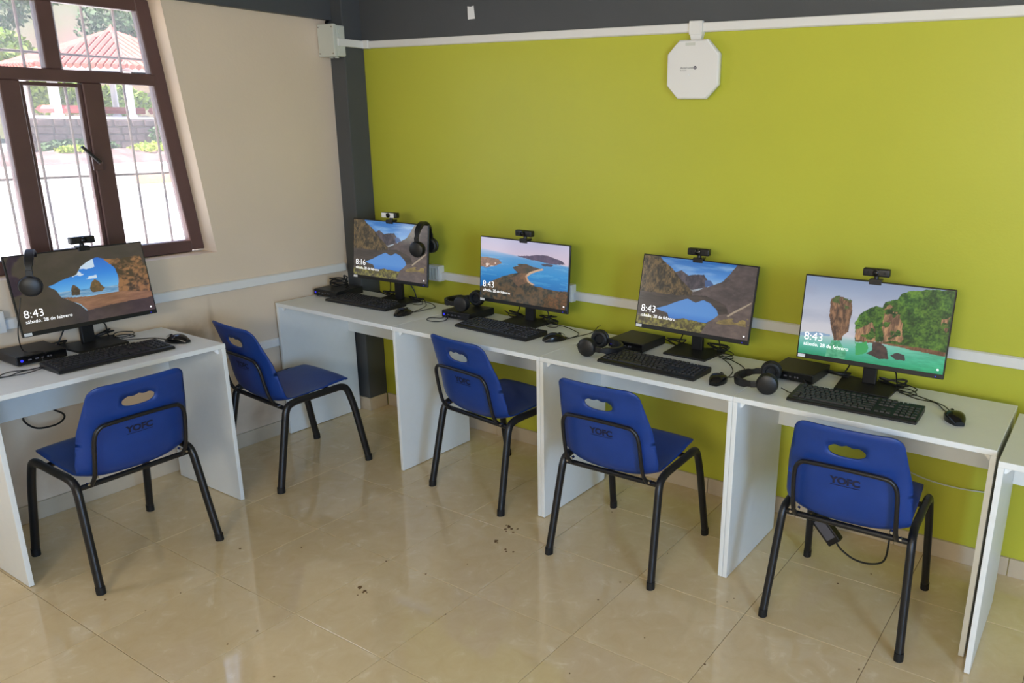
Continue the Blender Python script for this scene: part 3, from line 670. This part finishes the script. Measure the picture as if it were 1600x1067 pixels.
WCL = ['dark webcam silhouetted against the window on the cave picture monitor', 'webcam with its lit front painted white on the corner desk monitor', 'black webcam on top of the bay picture monitor', 'black webcam on top of the monitor with lake picture and clock 8:43', 'black webcam on top of the rock tower monitor']
mons = []
for i, (c, rz, tl, pc, ck, lb) in enumerate(MON):
    t, T_, wc = monitor(lb, c, rz, tl, pc, ck); mons.append((t, T_))
    place_webcam(wc, t, T_, WCL[i], (.0, -.0, .0, -.0, -.0)[i] + (.03, .0, .0, -.005, -.01)[i], white=(i == 1), turn=(0, .1, 0, .1, .05)[i])

# ------------------------------------------------------------------ keyboards, mice, mini computers
def make_keyboard():
    t = thing('keyboard', '', 'keyboard', group='black keyboards')
    kw, kd = .45, .155
    top = lambda y: .0125 + (y+kd/2)/kd*.011
    prof = [(-kd/2, .002), (-kd/2, .008), (-kd/2+.006, .0125), (kd/2-.004, .0235), (kd/2, .0195), (kd/2, .006), (kd/2-.01, 0), (-kd/2+.004, 0)]
    obj('case', MB().prism(prof, 'x', -kw/2, kw/2), M_BLK, t, bevel=.002)
    keys = MB(); p = .0188; y0 = kd/2-.018
    def key(x, y, wd, d=.0165):
        a, b, z = wd/2-.001, d/2-.0005, top(y)-.001; c = .0022
        sl = .011/kd
        keys.add([(x-a, y-b, z-b*sl), (x+a, y-b, z-b*sl), (x+a, y+b, z+b*sl), (x-a, y+b, z+b*sl), (x-a+c, y-b+c, z+.006-b*sl), (x+a-c, y-b+c, z+.006-b*sl), (x+a-c, y+b-c*.6, z+.006+b*sl), (x-a+c, y+b-c*.6, z+.006+b*sl)],
                 [(4, 5, 6, 7), (0, 1, 5, 4), (1, 2, 6, 5), (2, 3, 7, 6), (3, 0, 4, 7)])
    xl = -kw/2+.014
    rows = [[1]*13+[1]*1, [1]*13+[2], [1.5]+[1]*12+[1.5], [1.75]+[1]*11+[2.25], [1.25]+[1]*11+[2.75], [1.25, 1.25, 1.25, 6.25, 1.25, 1.25, 1.25, 1.25]]
    for r, row in enumerate(rows):
        y = y0 - r*.0205 - (.004 if r else 0); x = xl; sc_ = 15/sum(row)
        for k in row:
            wd = k*p*sc_; key(x+wd/2, y, wd); x += wd
        xn = xl+15*p+.008
        if r < 3 or r == 5:
            for k in range(3): key(xn+p*(k+.5), y, p)
        elif r == 4: key(xn+p*1.5, y, p)
        if r > 0:
            for k in range(4): key(xn+3*p+.008+p*(k+.5), y, p)
    o = obj('keys', keys, M_KEY, t); o['kind'] = 'stuff'
    for x in (.135, .15, .165): obj('status_light', MB().box(x, x+.004, kd/2-.012, kd/2-.009, .0222, .0238), M_STICK, t)
    for x in (-.2, .2): obj('foot', MB().box(x-.015, x+.015, .045, .055, -.0, .012), M_RUBBER, t)
    return t
kb0 = make_keyboard()
KB = [((.405, -1.682), PI/2+.0), ((.437, -.392), .03), ((1.395, -.418), -.05), ((2.275, -.505), -.02), ((3.095, -.503), .022)]
for i, ((x, y), rz) in enumerate(KB):
    o = kb0 if i == 0 else dup(kb0)
    o.location = (x, y, .75); o.rotation_euler = (0, 0, rz)
    o['label'] = 'black keyboard ' + ['on the desk below the window', 'on the corner desk', 'in front of the bay picture monitor', 'in front of the lake monitor with clock 8:43', 'in front of the rock tower monitor'][i]
def make_mouse():
    t = thing('computer_mouse', '', 'mouse', group='black computer mice')
    rings = []
    L = .108
    for k in range(11):
        u = k/10; y = -L/2+L*u; w_ = .031*(math.sin(PI*min(max(u, .04), .97))**.3)*(1-.06*math.cos(2*PI*u)); h = .037*(math.sin(PI*(.06+.90*(1-u)**.85*0+.88*u))**.5 if False else (math.sin(PI*(min(u+.0, 1)*.80+.13)))**.9)
        h = max(h, .009)
        rings.append([(w_*math.copysign(abs(math.cos(a))**.8, math.cos(a)), y, max(0.0006, h*(.5+.5*math.sin(a)) if math.sin(a) > -.2 else .001)) for a in [2*PI*j/18 for j in range(18)]])
    obj('mouse_body', MB().loft(rings), M_GLOSS, t, smooth=True)
    obj('scroll_wheel', MB().lathe([(.007, -.004), (.009, -.002), (.009, .002), (.007, .004)], 'x', 14, (0, .026, .026)), M_RUBBER, t, smooth=True)
    obj('button_seam', MB().tube([(0, .03, .0335), (0, .044, .0275), (0, .053, .0185)], .0009, 5), M_RUBBER, t)
    return t
ms0 = make_mouse()
MS = [((.385, -1.392, PI/2+.35), [(.33, -1.40), (.26, -1.43), (.19, -1.50), (.15, -1.58), (.13, -1.62)]),
      ((.79, -.455, .1), [(.80, -.38), (.82, -.31), (.80, -.24), (.72, -.2), (.6, -.19)]),
      ((1.705, -.408, -.45), [(1.745, -.34), (1.75, -.28), (1.70, -.23), (1.62, -.2), (1.5, -.17)]),
      ((2.58, -.535, .05), [(2.60, -.45), (2.62, -.38), (2.58, -.3), (2.52, -.26), (2.44, -.2)]),
      ((3.42, -.455, .5), [(3.37, -.37), (3.33, -.32), (3.26, -.30), (3.2, -.27), (3.14, -.2)])]
for i, ((x, y, rz), cab) in enumerate(MS):
    o = ms0 if i == 0 else dup(ms0)
    o.location = (x, y, .75); o.rotation_euler = (0, 0, rz)
    o['label'] = 'black mouse ' + ['on the desk below the window', 'on the corner desk', 'beside the keyboard of the bay picture monitor', 'beside the keyboard of the lake monitor with clock 8:43', 'at the right end of the desk with the rock tower monitor'][i]
    Mi = (Matrix.Translation((x, y, .75)) @ Matrix.Rotation(rz, 4, 'Z')).inverted()
    pts = [Vector((0, .05, .012)), Vector((0, .065, .006))] + [Mi @ Vector((a, b, .7535+.004*(k % 2))) for k, (a, b) in enumerate(cab)]
    obj('cable', MB().tube(spline(pts, 6), .002, 6), M_CABLE, o, smooth=True)
def make_pc():
    t = thing('mini_computer', '', 'computer', group='black mini computers')
    obj('case', MB().box(-.09, .09, -.095, .095, .004, .04), M_BLK, t, bevel=.003)
    fr = obj('front_panel', MB().box(-.088, .088, -.0985, -.0945, .006, .038), M_GLOSS, t, bevel=.0015, seg=1)
    obj('power_button', MB().lathe([(.0055, -.1), (.0055, -.098)], 'y', 14, (-.073, 0, .022)), M_LED, fr)
    for x, wd, hh in ((-.045, .012, .0055), (-.02, .012, .0055), (0.0, .008, .004)): obj('port', MB().box(x-wd/2, x+wd/2, -.0992, -.098, .022-hh/2, .022+hh/2), M_INKGREY, fr)
    for x in (.02, .03): obj('audio_jack', MB().lathe([(.0035, -.0992), (.0035, -.098)], 'y', 10, (x, 0, .022)), M_INKGREY, fr)
    for x in (-.075, .075):
        for y in (-.08, .08): obj('foot', MB().lathe([(.008, 0), (.008, .005)], 'z', 10, (x, y, 0)), M_RUBBER, t)
    return t
pc0 = make_pc()
PCS = [((.155, -1.862), PI/2), ((.135, -.317), .07), ((1.075, -.285), .03), ((2.055, -.265), -.03), ((2.808, -.27), -.03)]
for i, ((x, y), rz) in enumerate(PCS):
    o = pc0 if i == 0 else dup(pc0)
    o.location = (x, y, .75); o.rotation_euler = (0, 0, rz)
    o['label'] = 'flat black mini computer ' + ['on the desk below the window', 'on the corner desk with a coiled cable on top', 'with headphones lying on top', 'left of the lake monitor with clock 8:43', 'left of the rock tower monitor'][i]

# ------------------------------------------------------------------ headphones
def make_headphones():
    t = thing('headphones', '', 'headphones', group='black over-ear headphones')
    n = 22; rings = []
    for k in range(n+1):
        a = PI*k/n; ca, sa = math.cos(a), math.sin(a)
        cx_, cz = .078*ca, .035+.092*sa
        hw_ = .0145 if 3 < k < n-3 else .011
        th = .0055 if 3 < k < n-3 else .004
        d = Vector((ca, 0, sa))
        rings.append([Vector((cx_, s*hw_, cz)) + d*e*th for s, e in ((-1, -1), (1, -1), (1, 1), (-1, 1))])
    obj('headband', MB().loft(rings), M_BLK, t, bevel=.0015, seg=1, smooth=True)
    rings = []
    for k in range(6, n-5):
        a = PI*k/n; ca, sa = math.cos(a), math.sin(a); d = Vector((ca, 0, sa))
        c = Vector((.078*ca, 0, .035+.092*sa)) - d*.009
        rings.append([c + Vector((0, .015*math.cos(q), 0)) + d*.006*math.sin(q) for q in [2*PI*j/10 for j in range(10)]])
    obj('headband_pad', MB().loft(rings), M_CUSH, t, smooth=True)
    for s in (-1, 1):
        c = obj('ear_cup', MB().lathe([(.001, s*.098), (.026, s*.0975), (.036, s*.093), (.040, s*.085), (.040, s*.077), (.035, s*.073), (.001, s*.073)], 'x', 24), M_BLK, t, smooth=True)
        obj('ear_cushion', MB().lathe([(.014, s*.073), (.036, s*.0745), (.0395, s*.066), (.037, s*.057), (.030, s*.053), (.022, s*.056), (.018, s*.064), (.001, s*.066)], 'x', 24), M_CUSH, c, smooth=True)
        obj('yoke', MB().box(*sorted((s*.074, s*.083)), -.012, .012, .022, .062), M_BLK, c, bevel=.002)
        obj('cup_ring', MB().lathe([(.0405, s*.0835), (.0412, s*.082), (.0405, s*.0805)], 'x', 24), M_GLOSS, c, smooth=True)
    return t
hp0 = make_headphones()
def pose(o, origin, xax, zax):
    z = Vector(zax).normalized(); x = Vector(xax); x = (x - z*x.dot(z)).normalized(); y = z.cross(x)
    m = Matrix((x, y, z)).transposed(); o.rotation_mode = 'XYZ'; o.rotation_euler = m.to_euler(); o.location = origin
HP = [((.175, -1.812, 1.055), (.86, -.50, 0), (.03, .05, 1), 'black headphones hanging over the left corner of the window desk monitor'),
      ((.765, -.262, 1.068), (.31, -.95, 0), (0, 0, 1), 'black headphones hanging over the right corner of the corner desk monitor'),
      ((1.085, -.285, .8315), (.24, -.97, 0), (-.95, -.2, -.05), 'black headphones resting on top of a mini computer'),
      ((1.955, -.462, .7915), (.235, -.967, .0), (.95, .20, -.115), 'black headphones on the desk leaning at the mini computer, band pointing right'),
      ((2.765, -.485, .7915), (.50, -.86, .0), (-.97, -.28, -.115), 'black headphones on the desk, band lying to the left beside the mini computer')]
for i, (lo, xa, za, lb) in enumerate(HP):
    o = hp0 if i == 0 else dup(hp0)
    pose(o, lo, xa, za); o['label'] = lb

# ------------------------------------------------------------------ loose cables
def cable(label, pts, r=.0022, m=None, name='cable', n=8): return tag(obj(name, MB().tube(spline(pts, n), r, 6), m or M_CABLE, smooth=True), label, 'cable')
def wcoord(t, p): return t.location + Matrix.Rotation(t.rotation_euler[2], 4, 'Z') @ Vector(p)
PLACE = ['cave picture monitor', 'corner desk monitor', 'bay picture monitor', 'clock 8:43 lake monitor', 'rock tower monitor']
for i, (t, T_) in enumerate(mons):
    hz = MON[i][0][2]-.75
    rr = random.Random(30+i)
    W = lambda *p: wcoord(t, p)
    def blob(cx_, cy_, n, sx, sy):
        return [(cx_+sx*math.cos(k*2.2+rr.random()), cy_+sy*math.sin(k*2.2+rr.random()), .004+.028*rr.random()) for k in range(n)]
    p1 = [(.06, .04, hz-.09), (.075, .06, hz-.17), (.09, .075, .06), (.10, .085, .012)] + blob(.08, .095, 7, .055, .02) + [(.02, .1, .006), (-.08, .11, .006), (-.17, .1, .02)]
    cable('black video cable hanging behind the ' + PLACE[i], [W(*p) for p in p1], .003)
    p2 = [(-.06, .045, hz-.09), (-.075, .065, hz-.16), (-.09, .08, .05), (-.11, .085, .008)] + blob(-.12, .088, 6, .05, .02) + [(-.17, .1, .01), (-.2, .1, .02)]
    cable('black power cord hanging behind the ' + PLACE[i], [W(*p) for p in p2], .003)
    p3 = [(.12, .02, .003), (.16, .0, .006)] + [(.14+.04*math.cos(a), .03+.035*math.sin(a), .004+.003*k) for k, a in enumerate([0, 1.3, 2.6, 3.9, 5.2, 6.5, 7.8, 9.1])] + [(.1, .06, .006), (.05, .1, .01)]
    cable('thin black usb cord bunched at the foot of the ' + PLACE[i], [W(*p) for p in p3], .002)
    obj('cable_tie', MB(), M_CABLE) if False else None
# cables at the individual desks
cable('headphone cord trailing on the desk below the window', [(.27, -1.87, .772), (.30, -1.88, .755), (.33, -1.93, .7525), (.30, -2.0, .753), (.34, -2.05, .7525), (.38, -1.98, .756), (.35, -1.9, .757), (.33, -1.97, .753), (.37, -2.04, .756), (.33, -2.12, .753), (.30, -2.16, .753)], .002)
cable('headphone cord hanging from the window desk headphones to the mini computer', [(.262, -1.90, 1.02), (.255, -1.92, .93), (.24, -1.925, .86), (.2, -1.90, .795), (.24, -1.86, .793), (.262, -1.85, .785)], .002)
cable('blue network cable at the left end of the window desk', [(.055, -1.93, .888), (.10, -1.95, .86), (.11, -2.0, .815), (.09, -1.99, .77), (.05, -2.08, .765)], .0035, M_CABLE_B)
cable('black cable looping below the window desk', [(.085, -2.14, .49), (.085, -2.0, .512), (.085, -1.90, .535), (.085, -1.83, .55), (.088, -1.80, .50), (.09, -1.765, .468), (.09, -1.765, .445), (.09, -1.80, .428), (.09, -1.87, .435), (.088, -1.91, .48), (.085, -1.90, .53)], .004)
cable('black cable crossing the wall below the bay picture desk', [(1.32, -.03, .60), (1.37, -.022, .53), (1.45, -.02, .51), (1.55, -.02, .51), (1.65, -.02, .47), (1.75, -.02, .42)], .004)
cable('black cable hanging on the wall below the clock 8:43 lake monitor desk', [(2.19, -.03, .56), (2.2, -.022, .49), (2.28, -.02, .475), (2.36, -.02, .46), (2.43, -.02, .45), (2.45, -.02, .49)], .004)
cable('thin white cable sagging on the wall below the rock tower desk', [(2.95, -.02, .55), (3.1, -.02, .40), (3.25, -.02, .34), (3.4, -.02, .325), (3.56, -.02, .34)], .003, M_CABLE_W)
cable('headphone cord looping left of the mini computer with headphones on top', [(1.03, -.385, .77), (1.04, -.40, .755), (1.05, -.44, .7525), (1.02, -.475, .7525), (.97, -.47, .7525), (.95, -.43, .7525), (1.0, -.40, .7525), (1.02, -.386, .765)], .002)
cable('thin cord bent in a corner beside the headphones at the clock 8:43 lake monitor', [(1.915, -.45, .78), (1.86, -.44, .753), (1.83, -.40, .7525), (1.86, -.34, .7525), (1.91, -.27, .7525), (1.955, -.25, .756)], .002)
cable('headphone cord running from headphones to the keyboard at the rock tower desk', [(2.82, -.50, .765), (2.85, -.50, .754), (2.88, -.505, .753), (2.91, -.49, .756)], .002)
cable('black cord from the mini computer toward the rock tower keyboard', [(2.86, -.37, .77), (2.885, -.39, .756), (2.91, -.43, .758), (2.92, -.45, .765)], .002)
# coil on the corner computer
cp = [(.13+.06*math.cos(a)*(1+.1*math.sin(3*a)), -.31+.035*math.sin(a), .7945+.0018*k+.004*math.sin(2.3*a)) for k, a in enumerate([x*.7 for x in range(30)])]
cable('coiled black cable lying on the corner desk computer', cp + [(.2, -.3, .80)], .0045)
# power brick hanging below the rock tower desk
pb = thing('power_adapter', 'black power adapter hanging by its cord below the rock tower desk', 'power adapter', (2.985, -.31, .09))
bx = MB().box(-.03, .03, -.019, .019, -.07, .07); Rb = Matrix.Translation((0, 0, .06)) @ Matrix.Rotation(-.75, 4, 'Y')
bx.v = [tuple(Rb @ Vector(v)) for v in bx.v]; bo = obj('adapter_body', bx, M_BLK, pb, bevel=.006)
lb_ = MB().box(-.02, .02, -.0196, -.0188, -.045, .045); lb_.v = [tuple(Rb @ Vector(v)) for v in lb_.v]; obj('rating_label', lb_, M_INKGREY, bo)
e0 = Rb @ Vector((0, 0, .07)); e1 = Rb @ Vector((0, 0, -.07))
# cord: the low end continues to a sagging loop, the high end goes up behind the desk
lo_, hi_ = (e0, e1) if e0.z < e1.z else (e1, e0)
dirn = (lo_-hi_).normalized()
obj('cord', MB().tube(spline([lo_, lo_+dirn*.035, lo_+dirn*.07+Vector((.03, 0, 0)), (lo_.x+.14, .0, lo_.z-.05), (lo_.x+.19, 0, lo_.z-.02), (lo_.x+.2, 0, lo_.z+.06), (lo_.x+.19, .06, lo_.z+.16), (lo_.x+.18, .14, .34), (lo_.x+.18, .172, .46)], 6), .004, 7), M_CABLE, pb, smooth=True)
obj('cord', MB().tube(spline([hi_, hi_-dirn*.05, (hi_.x-.06, .05, .25), (hi_.x-.05, .15, .34), (hi_.x-.05, .172, .5)], 6), .004, 7), M_CABLE, pb, smooth=True)
# mud and leaf specks on the floor
sp = MB(); rs = random.Random(5)
def speck(x, y, r):
    n = 7; ph = rs.random()*6
    P = [(x+r*(.6+.6*rs.random())*math.cos(ph+2*PI*k/n), y+r*(.6+.6*rs.random())*math.sin(ph+2*PI*k/n)) for k in range(n)]
    sp.prism(P, 'z', .0004, .0014)
for cx_, cy_, n, s in ((1.76, -.83, 9, .035), (1.80, -.95, 4, .03), (1.88, -.97, 3, .03), (1.61, -1.50, 6, .03), (1.0, -.52, 2, .02)):
    for k in range(n): speck(cx_+rs.uniform(-s, s), cy_+rs.uniform(-s, s), rs.uniform(.003, .009))
for k in range(34): speck(rs.uniform(.6, 3.6), rs.uniform(-2.2, -.2), rs.uniform(.002, .005))
ss = obj('mud_specks', sp, mat('dried mud', rgb(120, 92, 58), .9)); tag(ss, 'scattered dry brown mud specks on the floor tiles', 'dirt'); ss['kind'] = 'stuff'

# ------------------------------------------------------------------ outside the window
M_GROUND = mat('sunlit pale concrete', rgb(238, 232, 226), .9, noise=.1, nscale=.6, bump=.3, bscale=3)
M_STONE = mat('grey rubble stone', rgb(118, 96, 92), .9, noise=.35, nscale=3, bump=.5, bscale=8)
M_MORTAR = mat('mortar', rgb(98, 84, 80), .95, noise=.2)
M_ROOFT = mat('terracotta roof tile', rgb(180, 108, 92), .8, noise=.3, nscale=3)
M_COLW = mat('white render', rgb(228, 222, 224), .8)
M_BENCH = mat('red painted bench', rgb(186, 84, 80), .7)
M_LEAF1 = mat('light green foliage', rgb(132, 156, 58), .7, noise=.4, nscale=2)
M_LEAF2 = mat('dark green foliage', rgb(78, 100, 56), .7, noise=.45, nscale=1.5)
M_GRASS = mat('yellow green grass', rgb(168, 182, 62), .8, noise=.3, nscale=2)
M_DIRT = mat('pinkish rubble soil', rgb(142, 112, 104), .95, noise=.5, nscale=1.6, bump=.6, bscale=4)
M_HILL = mat('wooded hillside', rgb(84, 96, 62), .95, col2=rgb(112, 88, 76), nscale=.12, bump=.8, bscale=1.2)
gd = MB(); gn = 36
gx = np.linspace(-60, -.2, gn); gy = np.linspace(-30, 60, gn)
V = [(x, y, -.05 + .25*max(0, min(1, (-x-27)/4)) + (.05*math.sin(x*1.7)*math.sin(y*2.1) if -32 < x < -24 else 0)) for x in gx for y in gy]
gd.add(V, [(i*gn+j, (i+1)*gn+j, (i+1)*gn+j+1, i*gn+j+1) for i in range(gn-1) for j in range(gn-1)])
struct(obj('ground', gd, M_GROUND, smooth=True), 'sun-bleached courtyard ground outside the window')
tag(obj('kerb', MB().box(-18.6, -18.2, 8.2, 14, -.05, .18), mat('ochre kerb', rgb(212, 164, 120), .9, noise=.2), bevel=.03), 'low ochre kerb across the courtyard outside the window', 'kerb')
# rubble bank in front of the wall
bk = MB(); n1, n2 = 40, 8; rr = random.Random(3)
V = [(-31.6+4.2*j/n2, 4+18*i/n1, .1+.42*math.sin(PI*j/n2)*(.6+.6*rr.random()) - .12) for i in range(n1+1) for j in range(n2+1)]
bk.add(V, [(i*(n2+1)+j, (i+1)*(n2+1)+j, (i+1)*(n2+1)+j+1, i*(n2+1)+j+1) for i in range(n1) for j in range(n2)])
o = obj('rubble_bank', bk, M_DIRT); struct(o, 'pinkish rubble bank below the stone wall outside')
def foliage(name, label, cat, blobs, m, n, leaf, group=None, trunk=None):
    mb = MB(); rr = random.Random(hash(label) % 1000 if False else len(label)*7)
    for k in range(n):
        c, r = blobs[k % len(blobs)]
        while True:
            d = Vector((rr.uniform(-1, 1), rr.uniform(-1, 1), rr.uniform(-1, 1)))
            if .35 < d.length < 1: break
        p = Vector(c) + Vector((d.x*r[0], d.y*r[1], d.z*r[2]))
        a = Vector((rr.uniform(-1, 1), rr.uniform(-1, 1), rr.uniform(-1, 1))).normalized()*leaf*rr.uniform(.6, 1.3)
        b = a.cross(Vector((rr.uniform(-1, 1), rr.uniform(-1, 1), rr.uniform(-1, 1)))).normalized()*leaf*.6
        mb.add([p-a, p+b, p+a, p-b], [(0, 1, 2, 3)])
    if trunk:
        t = thing(name, label, cat, trunk[0], 0, group)
        off = Vector(trunk[0]); mb.v = [tuple(Vector(v)-off) for v in mb.v]
        f = obj('foliage', mb, m, t); f['kind'] = 'stuff'
        obj('trunk', MB().tube([(0, 0, 0), (.05, .05, trunk[1]*.6), (0, .1, trunk[1])], [trunk[2], trunk[2]*.8, trunk[2]*.5], 8), mat('bark', rgb(110, 90, 78), .9), t, smooth=True)
        return t
    o = obj(name, mb, m); tag(o, label, cat, group); return o
g1 = foliage('grass_tufts', 'bright yellow green grass below the stone wall outside', 'grass', [((-29.5, 15.5, .42), (1.0, 1.6, .22)), ((-29.6, 17.5, .42), (1.0, 1.6, .2)), ((-29.6, 12.2, .4), (.8, .8, .12))], M_GRASS, 2600, .12); g1['kind'] = 'stuff'
# stone wall: individual courses of stones
sw = bpy.data.objects.new('retaining_wall', None); COL.objects.link(sw)
tag(sw, 'low rubble stone wall below the gazebo outside the window', 'wall')
obj('mortar_core', MB().box(-32.4, -32.0, 11.3, 19, 0, 1.5), M_MORTAR, sw)
for row in range(5):
    y = 11.3 - rr.uniform(0, .2); z0 = .05+row*.288
    while y < 18.8:
        wd = rr.uniform(.4, .75); e = rr.uniform(.02, .05)
        obj('stone', MB().box(-32.06, -31.98+rr.uniform(0, .04), max(11.3, y+e), min(19, y+wd-e), z0+e*.6, z0+.288-e*.5), M_STONE, sw, bevel=.02, seg=1); y += wd
foliage('hedge', 'dark shrubs along the foot of the stone wall outside', 'hedge', [((-31.2, 17.2, .85), (.5, 1.6, .6)), ((-31.3, 13.0, .45), (.4, 1.5, .28))], M_LEAF2, 2600, .11)['kind'] = 'stuff'
# gazebo
gz = thing('gazebo', 'octagonal gazebo with terracotta roof and white columns outside the window', 'gazebo', (-37.2, 17.9, 1.5))
GR, EZ, AZ = 4.5, 1.98, 3.85
ang = [PI/8 + k*PI/4 for k in range(8)]
obj('platform', MB().lathe([(4.1, -.05), (4.1, .08)], 'z', 8), M_COLW, gz)
for a in ang: obj('column', MB().lathe([(.2, .08), (.2, .16), (.15, .2), (.14, EZ-.15), (.19, EZ-.1), (.19, EZ)], 'z', 12, (3.75*math.cos(a), 3.75*math.sin(a), 0)), M_COLW, gz, smooth=True)
obj('ring_beam', MB().lathe([(4.0, EZ), (4.0, EZ+.2), (3.55, EZ+.2), (3.55, EZ)], 'z', 8), M_COLW, gz)
rf = obj('roof', MB().loft([[(GR*.99*math.cos(a), GR*.99*math.sin(a), EZ+.18) for a in ang], [(.03*math.cos(a), .03*math.sin(a), AZ) for a in ang]]), M_ROOFT, gz)
for k in range(8):
    a0, a1 = ang[k], ang[(k+1) % 8]
    p0 = Vector((GR*math.cos(a0), GR*math.sin(a0), EZ+.2)); p1 = Vector((GR*math.cos(a1), GR*math.sin(a1), EZ+.2)); ap_ = Vector((0, 0, AZ+.03))
    nt2 = 12; mb = MB()
    for q in range(nt2):
        s = (q+.5)/nt2; b0 = p0.lerp(p1, s); frac = 1-abs(2*s-1); mid = (p0+p1)/2; up_ = (ap_-mid)
        top_ = b0 + up_*max(.06, frac*.97)
        mb.tube([b0-up_*.03, b0.lerp(top_, .5), top_], .12, 6)
    obj('roof_tile_face', mb, M_ROOFT, rf, smooth=True)
    obj('hip_cap', MB().tube([p0, ap_], .1, 6), M_ROOFT, rf, smooth=True)
obj('finial', MB().lathe([(.25, AZ-.1), (.2, AZ+.1), (.08, AZ+.2), (.02, AZ+.32)], 'z', 10), M_ROOFT, rf, smooth=True)
for a in ang[1:7]:
    obj('bench', MB().tube([(3.5*math.cos(a-.36), 3.5*math.sin(a-.36), .38), (3.5*math.cos(a+.36), 3.5*math.sin(a+.36), .38)], .16, 4), M_BENCH, gz)
# house and hillside behind
hs_ = thing('house', 'distant house with a red tiled roof behind the gazebo', 'house', (-52, 33.5, 3.0))
obj('house_wall', MB().box(-3, 3, -5, 5, 0, 3.6), M_COLW, hs_)
hr = obj('roof', MB().prism([(-5.6, 3.5), (5.6, 3.5), (4.0, 5.2), (-4.0, 5.2)], 'x', -3.4, 3.4), M_ROOFT, hs_)
for y in (-3, 0, 3): obj('house_window', MB().box(2.98, 3.03, y-.5, y+.5, 1.3, 2.6), M_BROWN, hs_)
hl = MB(); n1, n2 = 30, 14
V = [(-44-3.2*j, -10+3.0*i, .4+1.35*j+1.2*math.sin(i*.9+j*.5)*(j > 1)*.5+rr.uniform(-.3, .3)) for i in range(n1) for j in range(n2)]
hl.add(V, [(i*n2+j, (i+1)*n2+j, (i+1)*n2+j+1, i*n2+j+1) for i in range(n1-1) for j in range(n2-1)])
struct(obj('hillside', hl, M_HILL, smooth=True), 'wooded hillside beyond the courtyard')
TREES = [('bright green bush left of the gazebo roof outside', (-42.5, 15.6, 1.2), [((-42.5, 15.0, 4.4), (1.3, 1.9, 1.2)), ((-42.5, 16.6, 3.4), (1, 1.2, 1.2))], M_LEAF1, 1.6),
         ('tall dark tree at the far left of the window view', (-46, 16.5, 1.2), [((-46, 16.2, 7.0), (2, 2.4, 1.6)), ((-46, 18.6, 8.2), (1.6, 2.2, 1.2))], M_LEAF2, 5.0),
         ('light green bush seen between the gazebo columns', (-43.5, 18.4, 1.2), [((-43.5, 17.6, 2.5), (1, 2.6, .9)), ((-43.5, 21.0, 2.4), (1, 1.7, .8))], M_LEAF1, 1.2),
         ('green tree rising behind the gazebo roof', (-50, 25.0, 2), [((-50, 24.5, 6.6), (1.6, 2.0, 1.6)), ((-50, 28.5, 7.8), (1.5, 2.2, 1.2))], M_LEAF2, 4.5)]
for lb, loc, bl, m, th in TREES: foliage('tree' if th > 3 else 'bush', lb, 'tree' if th > 3 else 'bush', bl, m, 2600, .17, 'trees outside', (loc, th, .14))
